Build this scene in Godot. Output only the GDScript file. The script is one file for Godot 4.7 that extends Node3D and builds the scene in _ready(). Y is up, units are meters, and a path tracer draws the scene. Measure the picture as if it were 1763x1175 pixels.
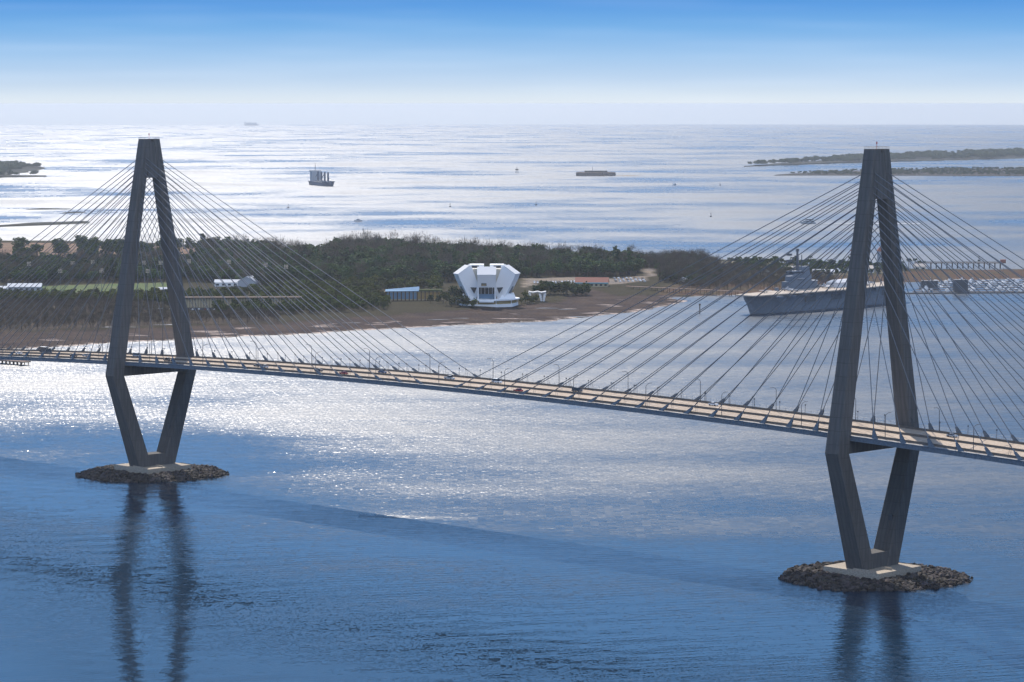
extends Node3D
# A cable-stayed bridge over a tidal river, a wooded point with a white museum and a
# museum aircraft carrier behind it, then the harbour and the open sea.
# x is right, -z is away from the camera, y is up, metres. The sea follows the
# curve of the earth, so far things stand lower: sea_level(x, z).

const EARTH := 7.4e6
const TOWER := Vector3(147.3, 0, -1163.45)     # foot of the nearer tower
const TURN := -0.77811                          # the bridge's x axis runs along the deck
const SPAN := 471.0
const SUN := Vector3(-0.1153, 0.6756, -0.7282)   # towards the sun: high in front, a little to the left

var cam: Camera3D
var M := {}
var taken := {}
var rng := RandomNumberGenerator.new()

# ------------------------------------------------------------------ helpers
func sea_level(x: float, z: float) -> float:
	return -(x * x + z * z) / (2.0 * EARTH)

func on_ground(x: float, z: float, h := 0.0) -> Vector3:
	return Vector3(x, sea_level(x, z) + h, z)

func numbered(called: String) -> String:
	if not taken.has(called):
		taken[called] = 0
		return called
	taken[called] += 1
	return "%s_%03d" % [called, taken[called]]

func tag(o: Node, label := "", category := "", group := "", kind := "") -> Node:
	if label: o.set_meta("label", label)
	if category: o.set_meta("category", category)
	if group: o.set_meta("group", group)
	if kind: o.set_meta("kind", kind)
	return o

func thing(called: String, at: Vector3, turn: float, label: String, category: String, group := "") -> Node3D:
	var o := Node3D.new()
	o.name = numbered(called)
	add_child(o)
	o.position = at
	o.rotation.y = turn
	tag(o, label, category, group)
	return o

func mb() -> SurfaceTool:
	var st := SurfaceTool.new()
	st.begin(Mesh.PRIMITIVE_TRIANGLES)
	st.set_smooth_group(-1)
	return st

func mesh_of(st: SurfaceTool) -> ArrayMesh:
	st.generate_normals()
	return st.commit()

func put(called: String, mesh: Mesh, mat: Material, parent: Node, at := Vector3.ZERO, turn := 0.0) -> MeshInstance3D:
	var o := MeshInstance3D.new()
	o.mesh = mesh
	o.material_override = mat
	if parent == self:
		o.name = numbered(called)
		add_child(o)
	else:
		o.name = called
		parent.add_child(o, true)
	o.position = at
	o.rotation.y = turn
	return o

func build(st: SurfaceTool, called: String, mat: Material, parent: Node) -> MeshInstance3D:
	return put(called, mesh_of(st), mat, parent)

func copy_of(o: Node3D, at: Vector3, turn: float, label := "", group := "") -> Node3D:
	var c := o.duplicate() as Node3D
	c.name = numbered(str(o.get_meta("base_name", o.name)))
	add_child(c)
	c.position = at
	c.rotation.y = turn
	if label: c.set_meta("label", label)
	if group: c.set_meta("group", group)
	return c

func tri(st: SurfaceTool, a: Vector3, b: Vector3, c: Vector3) -> void:
	st.add_vertex(a)
	st.add_vertex(b)
	st.add_vertex(c)

func quad(st: SurfaceTool, a: Vector3, b: Vector3, c: Vector3, d: Vector3) -> void:
	# corners clockwise as seen from outside
	tri(st, a, b, c)
	tri(st, a, c, d)

func hexa(st: SurfaceTool, lo: Array, hi: Array) -> void:
	# lo and hi: four corners each, counter-clockwise seen from above (x right, z towards the viewer)
	for k in 4:
		var n := (k + 1) % 4
		quad(st, lo[k], hi[k], hi[n], lo[n])
	quad(st, hi[3], hi[2], hi[1], hi[0])
	quad(st, lo[0], lo[1], lo[2], lo[3])

func ring4(x0: float, x1: float, y: float, z0: float, z1: float) -> Array:
	return [Vector3(x0, y, z1), Vector3(x1, y, z1), Vector3(x1, y, z0), Vector3(x0, y, z0)]

func box(st: SurfaceTool, at: Vector3, size: Vector3) -> void:
	var h := size / 2
	hexa(st, ring4(at.x - h.x, at.x + h.x, at.y - h.y, at.z - h.z, at.z + h.z), ring4(at.x - h.x, at.x + h.x, at.y + h.y, at.z - h.z, at.z + h.z))

func tube(st: SurfaceTool, a: Vector3, b: Vector3, ra: float, rb: float, n := 6, caps := true) -> void:
	var d := (b - a).normalized()
	var s := d.cross(Vector3.UP if absf(d.y) < 0.95 else Vector3.RIGHT).normalized()
	var t := s.cross(d)
	for k in n:
		var a0 := TAU * k / n
		var a1 := TAU * (k + 1) / n
		var e0 := s * cos(a0) + t * sin(a0)
		var e1 := s * cos(a1) + t * sin(a1)
		quad(st, a + e0 * ra, b + e0 * rb, b + e1 * rb, a + e1 * ra)
		if caps:
			tri(st, a, a + e0 * ra, a + e1 * ra)
			tri(st, b, b + e1 * rb, b + e0 * rb)

func prism(st: SurfaceTool, pts: PackedVector2Array, y0: float, y1: float, grow := 1.0) -> void:
	# a standing prism over the outline pts (x, z); grow scales the upper outline
	var n := pts.size()
	for k in n:
		var a := pts[k]
		var b := pts[(k + 1) % n]
		quad(st, Vector3(a.x, y0, a.y), Vector3(a.x * grow, y1, a.y * grow), Vector3(b.x * grow, y1, b.y * grow), Vector3(b.x, y0, b.y))
	var t := Geometry2D.triangulate_polygon(pts)
	for k in range(0, t.size(), 3):
		var p := [pts[t[k]], pts[t[k + 1]], pts[t[k + 2]]]
		tri(st, Vector3(p[0].x * grow, y1, p[0].y * grow), Vector3(p[1].x * grow, y1, p[1].y * grow), Vector3(p[2].x * grow, y1, p[2].y * grow))
		tri(st, Vector3(p[0].x, y0, p[0].y), Vector3(p[2].x, y0, p[2].y), Vector3(p[1].x, y0, p[1].y))

func lin(r: float, g: float, b: float) -> Color:
	return Color(r, g, b).linear_to_srgb()

func plain(r: float, g: float, b: float, rough := 0.8, metal := 0.0) -> StandardMaterial3D:
	var m := StandardMaterial3D.new()
	m.albedo_color = lin(r, g, b)
	m.roughness = rough
	m.metallic = metal
	if rough >= 0.8: m.metallic_specular = 0.2      # dull, weathered surfaces
	return m

func noise_tex(frequency: float, size: int, ramp: Array, octaves := 5, seed_ := 1, normal := false, bump := 8.0) -> NoiseTexture2D:
	var n := FastNoiseLite.new()
	n.seed = seed_
	n.noise_type = FastNoiseLite.TYPE_SIMPLEX_SMOOTH
	n.frequency = frequency
	n.fractal_octaves = octaves
	var t := NoiseTexture2D.new()
	t.width = size
	t.height = size
	t.seamless = true
	t.noise = n
	t.generate_mipmaps = false
	if normal:
		t.as_normal_map = true
		t.bump_strength = bump
	elif ramp:
		var g := Gradient.new()
		g.offsets = PackedFloat32Array(ramp.map(func(x): return x[0]))
		g.colors = PackedColorArray(ramp.map(func(x): return x[1] if x[1] is Color else Color(x[1], x[1], x[1])))
		t.color_ramp = g
	return t

func mottled(r: float, g: float, b: float, spread: float, metres: float, rough := 0.85, seed_ := 1, frequency := 0.02) -> StandardMaterial3D:
	# a matt surface whose tone wanders by +-spread, one tile every so many metres
	var m := plain(r, g, b, rough)
	m.albedo_color = Color.WHITE
	var dark := lin(r * (1 - spread), g * (1 - spread), b * (1 - spread))
	var light := lin(r * (1 + spread), g * (1 + spread), b * (1 + spread))
	m.albedo_texture = noise_tex(frequency, 512, [[0.25, dark], [0.75, light]], 6, seed_)
	m.uv1_triplanar = true
	m.uv1_scale = Vector3.ONE / metres
	return m

# ------------------------------------------------------------------ camera, sky, sun
func air() -> void:
	cam = Camera3D.new()
	cam.name = "camera"
	add_child(cam)
	cam.position = Vector3(0, 192.88, 0)
	cam.rotation_degrees = Vector3(-4.7234, 0, 0)
	cam.fov = 13.529
	cam.near = 1.0
	cam.far = 120000.0
	cam.current = true

	var sun := DirectionalLight3D.new()
	sun.name = "sun"
	add_child(sun)
	sun.light_energy = 1.6
	sun.light_color = Color(1.0, 0.965, 0.92)
	sun.light_angular_distance = 0.5
	sun.shadow_enabled = true
	# high in front of the camera and a little to the left
	sun.look_at_from_position(Vector3.ZERO, -SUN, Vector3.UP)

	var e := Environment.new()
	e.background_mode = Environment.BG_SKY
	var sky := Sky.new()
	var pm := PanoramaSkyMaterial.new()
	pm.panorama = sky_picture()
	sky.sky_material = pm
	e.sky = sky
	e.tonemap_mode = Environment.TONE_MAPPER_LINEAR
	e.tonemap_exposure = 1.27
	e.volumetric_fog_enabled = true       # thin sea haze, brighter towards the sun
	e.volumetric_fog_density = 0.000027
	e.volumetric_fog_albedo = Color(0.945, 0.97, 1.0)
	e.volumetric_fog_anisotropy = 0.74
	e.sdfgi_enabled = true
	e.ssao_enabled = true
	e.ssil_enabled = true
	var w := WorldEnvironment.new()
	w.name = "world_environment"
	w.environment = e
	add_child(w)

func sky_picture() -> ImageTexture:
	# clear winter air: a pale band of haze on the horizon, blue above it, thin level streaks of cirrus
	var w := 1024
	var h := 4096
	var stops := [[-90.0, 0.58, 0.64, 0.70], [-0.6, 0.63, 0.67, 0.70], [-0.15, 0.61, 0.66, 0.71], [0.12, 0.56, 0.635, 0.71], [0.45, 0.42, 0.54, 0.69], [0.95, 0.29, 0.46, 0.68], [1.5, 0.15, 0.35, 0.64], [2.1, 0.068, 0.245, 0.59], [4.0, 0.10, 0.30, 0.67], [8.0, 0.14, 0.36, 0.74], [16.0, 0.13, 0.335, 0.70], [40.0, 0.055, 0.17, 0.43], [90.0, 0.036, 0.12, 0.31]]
	var n := FastNoiseLite.new()
	n.seed = 4
	n.frequency = 1.0
	n.fractal_octaves = 4
	var im := Image.create(w, h / 2, false, Image.FORMAT_RGBF)
	for y in h / 2:
		var el := 90.0 - (y + 0.5) * 180.0 / (h / 2)
		var k := 0
		while k < stops.size() - 2 and stops[k + 1][0] < el:
			k += 1
		var t := clampf((el - stops[k][0]) / (stops[k + 1][0] - stops[k][0]), 0, 1)
		var c := Color(lerpf(stops[k][1], stops[k + 1][1], t), lerpf(stops[k][2], stops[k + 1][2], t), lerpf(stops[k][3], stops[k + 1][3], t))
		var cloudy := exp(-pow((el - 0.9) / 1.6, 2)) * 0.04
		for x in w:
			var v := c
			# the panorama's middle column looks along -z
			var a := TAU * (x + 0.5) / w - PI
			var dir := Vector3(sin(a) * cos(deg_to_rad(el)), sin(deg_to_rad(el)), -cos(a) * cos(deg_to_rad(el)))
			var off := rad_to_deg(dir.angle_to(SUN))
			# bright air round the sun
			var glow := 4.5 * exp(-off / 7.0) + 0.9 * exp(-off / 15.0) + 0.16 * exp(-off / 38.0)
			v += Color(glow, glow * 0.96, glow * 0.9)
			if cloudy > 0.003:
				var s := n.get_noise_3d(cos(a) * 9.0, sin(a) * 9.0, el * 5.0)
				v = v.lerp(Color(0.82, 0.86, 0.9), clampf(s * 1.6, 0, 1) * cloudy * 2.2) * (1.0 + s * cloudy * 0.5)
			im.set_pixel(x, y, v)
	return ImageTexture.create_from_image(im)

# ------------------------------------------------------------------ water
# states of the water's skin, from slick (0) to wind-ruffled
const STATES := 16

func ripple_map(size: int) -> ImageTexture:
	# small waves that run with the wind, up and down the picture: many sines with whole numbers of
	# crests per tile. Slopes along the wind are about 0.28, across it less than half of that.
	var r := RandomNumberGenerator.new()
	r.seed = 17
	var kx := PackedFloat32Array()
	var kz := PackedFloat32Array()
	var ph := PackedFloat32Array()
	var waves := 30
	for k in waves:
		var n := pow(r.randf(), 0.8) * 74.0 + 5.0
		var a := clampf(r.randfn() * 0.5, -1.2, 1.2)
		kx.append(roundf(n * sin(a)) * TAU / size)
		kz.append(roundf(n * cos(a)) * TAU / size)
		ph.append(r.randf() * TAU)
	var im := Image.create(size, size, false, Image.FORMAT_RGB8)
	var amp := 0.29 * sqrt(2.0 / waves)
	for y in size:
		for x in size:
			var sx := 0.0
			var sz := 0.0
			for k in waves:
				var c := cos(kx[k] * x + kz[k] * y + ph[k]) * amp
				sz += c
				sx += c * kx[k] / maxf(kz[k], 0.02)
			var v := Vector3(-sx, sz, 1).normalized()
			im.set_pixel(x, y, Color(v.x * 0.5 + 0.5, v.y * 0.5 + 0.5, v.z * 0.5 + 0.5))
	return ImageTexture.create_from_image(im)

func water_materials() -> void:
	var ripples := ripple_map(560)
	M.water = []      # the sheltered river: short chop that scatters light every way
	M.sea_water = []  # the open harbour: longer crests, square to the wind
	for q in STATES:
		var t := q / (STATES - 1.0)
		for open in [false, true]:
			var deep := 1.5 if open else 1.0       # clearer, bluer water outside the river
			var m := plain(0.007 * deep, 0.024 * deep, 0.048 * deep, lerpf(0.10, 0.56, t) if open else lerpf(0.02, 0.50, t))
			m.metallic_specular = 0.354          # water: 2 % straight on
			m.normal_enabled = true
			m.normal_texture = ripples
			m.normal_scale = lerpf(0.10, 0.75, t) if open else lerpf(0.03, 0.66, t)
			m.uv1_scale = Vector3(1.0 / 83.0, 1.0 / 83.0, 1)
			(M.sea_water if open else M.water).append(m)

var swell_noise := FastNoiseLite.new()
var wind_noise := FastNoiseLite.new()

func swell(x: float, z: float) -> float:
	# old wash of ships and a little wind sea: long low waves in trains that come and go
	var bend := swell_noise.get_noise_2d(x * 0.6, z * 0.6) * 26.0
	var a := 0.5 + 0.5 * swell_noise.get_noise_2d(x * 0.9 + 900, z * 0.9)
	var b := 0.5 + 0.5 * swell_noise.get_noise_2d(x * 0.7, z * 0.7 - 700)
	var y := 0.11 * a * sin((z + 0.10 * x + bend) * TAU / 21.0)
	y += 0.07 * b * sin((z * 0.97 - 0.24 * x + bend * 1.3) * TAU / 13.5)
	y += 0.05 * sin((z * 0.8 + 0.6 * x - bend) * TAU / 17.0)
	return y * lerpf(0.4, 1.0, smoothstep(1150.0, 1700.0, -z))

func river() -> void:
	# the river below the bridge, a close grid of real waves; the wind has roughened some patches and left others slick
	swell_noise.seed = 11
	swell_noise.frequency = 0.006
	swell_noise.fractal_octaves = 3
	wind_noise.seed = 23
	wind_noise.frequency = 0.0045
	wind_noise.fractal_octaves = 4
	var x0 := -580.0
	var z0 := -3250.0
	var dx := 4.0
	var dz := 3.0
	var nx := 310
	var nz := 790
	var pos := PackedVector3Array()
	var nor := PackedVector3Array()
	var uvs := PackedVector2Array()
	pos.resize(nx * nz)
	nor.resize(nx * nz)
	uvs.resize(nx * nz)
	var hs := PackedFloat32Array()
	hs.resize(nx * nz)
	for j in nz:
		var z := z0 + j * dz
		for i in nx:
			var x := x0 + i * dx
			hs[j * nx + i] = swell(x, z)
	for j in nz:
		var z := z0 + j * dz
		for i in nx:
			var k := j * nx + i
			var x := x0 + i * dx
			pos[k] = Vector3(x, hs[k] + sea_level(x, z), z)
			uvs[k] = Vector2(x, z)
			var sx := (hs[j * nx + mini(i + 1, nx - 1)] - hs[j * nx + maxi(i - 1, 0)]) / (2 * dx)
			var sz := (hs[mini(j + 1, nz - 1) * nx + i] - hs[maxi(j - 1, 0) * nx + i]) / (2 * dz)
			nor[k] = Vector3(-sx, 1, -sz).normalized()
	var index := []
	for q in STATES: index.append(PackedInt32Array())
	rng.seed = 5
	for j in nz - 1:
		var z := z0 + (j + 0.5) * dz
		for i in nx - 1:
			var x := x0 + (i + 0.5) * dx
			var w := wind_noise.get_noise_2d(x * 0.7, z * 1.4)
			# sheltered and slick near the bridge, more and more ruffled by the wind upstream
			var open := smoothstep(930.0 - 130.0 * smoothstep(0.0, 160.0, x) + 420.0 * smoothstep(-40.0, -210.0, x), 1760.0 - 160.0 * smoothstep(0.0, 160.0, x) + 260.0 * smoothstep(-40.0, -210.0, x), -z + 90.0 * wind_noise.get_noise_2d(x * 0.8 + 400.0, z * 0.5))
			var wind := lerpf(0.5 + 1.2 * w, 3.15 + 1.1 * w, open) * lerpf(1.0, 0.82, smoothstep(2400.0, 2600.0, -z) * smoothstep(60.0, 160.0, x)) + rng.randf_range(-0.3, 0.3)
			# the steep edge of an old wash crosses below the bridge
			var wash := -1326.0 + 9.0 * sin(x * 0.021) + 0.03 * x
			wind += 2.6 * rng.randf() * exp(-pow((z - wash) / 4.0, 2)) * smoothstep(90.0, 40.0, x) * smoothstep(0.02, 0.22, wind_noise.get_noise_2d(x * 1.1 - 60.0, 10.0) + 0.1)
			var q := clampi(int(floor(wind * 3.6)), 0, STATES - 1)
			var k := j * nx + i
			index[q].append_array(PackedInt32Array([k, k + 1, k + nx + 1, k, k + nx + 1, k + nx]))
	var am := ArrayMesh.new()
	var o := MeshInstance3D.new()
	for q in STATES:
		if index[q].is_empty(): continue
		var arr := []
		arr.resize(Mesh.ARRAY_MAX)
		arr[Mesh.ARRAY_VERTEX] = pos
		arr[Mesh.ARRAY_NORMAL] = nor
		arr[Mesh.ARRAY_TEX_UV] = uvs
		arr[Mesh.ARRAY_INDEX] = index[q]
		am.add_surface_from_arrays(Mesh.PRIMITIVE_TRIANGLES, arr)
		am.surface_set_material(am.get_surface_count() - 1, M.water[q])
	o.mesh = am
	o.name = "river"
	add_child(o)
	tag(o, "", "", "", "structure")

func harbour() -> void:
	# harbour and open sea out to the horizon, one sheet that bends with the earth
	var rings := PackedFloat32Array([0.0, 150, 400, 700, 900])
	var r := 1100.0
	while r < 57000.0:
		rings.append(r)
		r *= 1.006 if r > 2800.0 and r < 6500.0 else (1.011 if r < 14000.0 else 1.022)
	var angles := PackedFloat32Array()
	var a := -180.0
	while a < 180.0:
		angles.append(deg_to_rad(a))
		a += 0.06 if absf(a + 0.01) < 13.0 else 4.0
	angles.append(PI)
	var na := angles.size()
	var pos := PackedVector3Array()
	var nor := PackedVector3Array()
	var uvs := PackedVector2Array()
	var index := []
	for q in STATES: index.append(PackedInt32Array())
	for j in rings.size():
		for i in na:
			var x := sin(angles[i]) * rings[j]
			var z := -cos(angles[i]) * rings[j]
			pos.append(on_ground(x, z, -0.5))
			nor.append(Vector3(x / EARTH, 1, z / EARTH).normalized())
			uvs.append(Vector2(x, z))
	rng.seed = 6
	for j in rings.size() - 1:
		for i in na - 1:
			var k := j * na + i
			var c := (pos[k] + pos[k + na + 1]) / 2
			if c.x > -560 and c.x < 640 and c.z < -900 and c.z > -3230 and rings[j + 1] < 3200:
				continue
			# gusts and slicks, larger farther out
			var w := wind_noise.get_noise_2d(c.x * 0.2, c.z * 0.26) * 2.9 + wind_noise.get_noise_2d(c.x * 0.7 + 3000, c.z * 0.9) * 1.5
			var q := clampi(int(floor(3.6 * (2.75 + w + rng.randf_range(-0.2, 0.2)))), 0, STATES - 1)
			index[q].append_array(PackedInt32Array([k, k + na, k + na + 1, k, k + na + 1, k + 1]))
	var am := ArrayMesh.new()
	for q in STATES:
		if index[q].is_empty(): continue
		var arr := []
		arr.resize(Mesh.ARRAY_MAX)
		arr[Mesh.ARRAY_VERTEX] = pos
		arr[Mesh.ARRAY_NORMAL] = nor
		arr[Mesh.ARRAY_TEX_UV] = uvs
		arr[Mesh.ARRAY_INDEX] = index[q]
		am.add_surface_from_arrays(Mesh.PRIMITIVE_TRIANGLES, arr)
		am.surface_set_material(am.get_surface_count() - 1, M.sea_water[q])
	var o := put("sea", am, null, self)
	tag(o, "", "", "", "structure")

# ------------------------------------------------------------------ the bridge
# in the bridge's own axes: x along the deck (0 at the nearer tower, -471 at the farther one), z towards the camera's side
func deck_y(x: float) -> float:
	var s := (x + SPAN / 2) / (SPAN / 2)
	return 63.5 - 3.45 * s * s

func leg_w(h: float) -> float:      # distance of a leg's axis from the tower's axis
	return lerpf(8.3, 24.0, (h - 6.0) / 47.0) if h < 53.0 else lerpf(24.0, 2.7, (h - 53.0) / 122.0)

func leg_u(h: float) -> float:      # leg, along the deck
	return lerpf(9.3, 7.4, (h - 6.0) / 47.0) if h < 53.0 else lerpf(7.4, 6.0, (h - 53.0) / 122.0)

func leg_v(h: float) -> float:      # leg, across the deck
	return lerpf(7.9, 7.2, (h - 6.0) / 47.0) if h < 53.0 else lerpf(7.2, 4.4, (h - 53.0) / 122.0)

func eight(h: float, side: int, x: float) -> PackedVector3Array:
	# chamfered outline of one leg at height h
	var hu := leg_u(h) / 2
	var hv := leg_v(h) / 2
	var c := 0.55
	var zc := leg_w(h) * side
	var out := PackedVector3Array()
	for p in [[-hu + c, hv], [hu - c, hv], [hu, hv - c], [hu, -hv + c], [hu - c, -hv], [-hu + c, -hv], [-hu, -hv + c], [-hu, hv - c]]:
		out.append(Vector3(x + p[0], h, zc + p[1]))
	return out

func tower(bridge: Node3D, x: float) -> void:
	var st := mb()
	var levels := [4.0, 6.0]
	var h := 10.0
	while h < 53.0:
		levels.append(h)
		h += 7.0
	levels.append_array([53.0, 60.0, 75.0, 90.0, 105.0, 120.0, 135.0, 150.0, 162.0, 168.0, 174.6])
	for side in [-1, 1]:
		for k in levels.size() - 1:
			var a := eight(levels[k], side, x)
			var b := eight(levels[k + 1], side, x)
			for n in 8:
				var m := (n + 1) % 8
				quad(st, a[n], b[n], b[m], a[m])
		var top := eight(174.6, side, x)
		for n in range(1, 7):
			tri(st, top[0], top[n + 1], top[n])
	# the two legs run together at the head and stand on one block at the foot
	hexa(st, ring4(x - 2.85, x + 2.85, 154.5, -3.4, 3.4), ring4(x - 2.6, x + 2.6, 173.2, -1.6, 1.6))
	hexa(st, ring4(x - 4.2, x + 4.2, 4.0, -7.0, 7.0), ring4(x - 4.0, x + 4.0, 10.6, -6.2, 6.2))
	var t := build(st, "tower", M.concrete, bridge)

	st = mb()   # joints between the pours of concrete
	var hj := 8.0
	while hj < 174.0:
		for side in [-1, 1]:
			var a := eight(hj, side, x)
			var c := Vector3(x, hj, leg_w(hj) * side)
			for n in 8:
				var m := (n + 1) % 8
				var p := c + (a[n] - c) * 1.004
				var q := c + (a[m] - c) * 1.004
				quad(st, p, p + Vector3(0, 0.16, 0), q + Vector3(0, 0.16, 0), q)
		hj += 5.4
	build(st, "pour_joints", M.joint, t).set_meta("kind", "stuff")
	st = mb()   # cross beam below the deck, deeper at its ends
	var yb := 52.6
	hexa(st, [Vector3(x - 2.9, yb, 21.5), Vector3(x + 2.9, yb, 21.5), Vector3(x + 2.9, yb, -21.5), Vector3(x - 2.9, yb, -21.5)], ring4(x - 2.9, x + 2.9, 57.4, -21.5, 21.5))
	build(st, "cross_beam", M.concrete, t)
	st = mb()   # footing
	hexa(st, ring4(x - 14.2, x + 14.2, -1.0, -14.2, 14.2), ring4(x - 14.2, x + 14.2, 4.5, -14.2, 14.2))
	build(st, "footing", M.concrete_pale, t)
	st = mb()
	box(st, Vector3(x + 9.6, 4.95, 3.0), Vector3(5.0, 0.9, 0.5))
	build(st, "kerb", M.concrete_pale, t)
	st = mb()
	box(st, Vector3(x + 4.6, 4.85, 12.9), Vector3(8.5, 0.7, 0.35))
	build(st, "kerb", M.concrete_pale, t)
	st = mb()   # service ladder and door on the inner face of the far leg
	for k in 2:
		tube(st, Vector3(x + 1.0 + k * 0.7, 10.5, -leg_w(10.5) + 4.2), Vector3(x + 1.0 + k * 0.7, 22.0, -leg_w(22.0) + 3.95), 0.12, 0.12, 4)
	box(st, Vector3(x + 1.3, 23.4, -leg_w(23.4) + 3.9), Vector3(2.0, 2.8, 0.5))
	build(st, "service_ladder", M.dark_steel, t)
	st = mb()   # railing round the head and the red warning lamp
	for side in [-1, 1]:
		var zc: float = leg_w(174.6) * side
		for k in 9:
			var px: float = x - 2.7 + k * 0.675
			tube(st, Vector3(px, 174.5, zc + 1.9 * side), Vector3(px, 175.5, zc + 1.9 * side), 0.05, 0.05, 4)
		for zz in [zc + 1.9 * side, zc - 0.2 * side]:
			tube(st, Vector3(x - 2.7, 175.5, zz), Vector3(x + 2.7, 175.5, zz), 0.06, 0.06, 4)
	build(st, "railing", M.dark_steel, t)
	st = mb()
	tube(st, Vector3(x, 173.0, 0), Vector3(x, 176.6, 0), 0.12, 0.1, 6)
	tube(st, Vector3(x, 176.6, 0), Vector3(x, 177.5, 0), 0.28, 0.22, 8)
	build(st, "warning_lamp", M.red_paint, t)

func strip(st: SurfaceTool, outline: Array, x0: float, x1: float, step: float, up: Callable) -> void:
	# sweep an outline (z, y above deck), clockwise seen from +x, along the deck
	var n := int(ceil((x1 - x0) / step))
	for k in n:
		var xa := lerpf(x0, x1, float(k) / n)
		var xb := lerpf(x0, x1, float(k + 1) / n)
		var ya: float = up.call(xa)
		var yb: float = up.call(xb)
		for i in outline.size():
			var p: Vector2 = outline[i]
			var q: Vector2 = outline[(i + 1) % outline.size()]
			quad(st, Vector3(xa, ya + p.y, p.x), Vector3(xb, yb + p.y, p.x), Vector3(xb, yb + q.y, q.x), Vector3(xa, ya + q.y, q.x))
	for e in [[x0, 1], [x1, -1]]:
		var y: float = up.call(e[0])
		for i in range(1, outline.size() - 1):
			var tr := [outline[0], outline[i], outline[i + 1]]
			if e[1] < 0: tr.reverse()
			for p in tr: st.add_vertex(Vector3(e[0], y + p.y, p.x))

func rect(z0: float, z1: float, y0: float, y1: float) -> Array:
	return [Vector2(z0, y0), Vector2(z0, y1), Vector2(z1, y1), Vector2(z1, y0)]

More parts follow.
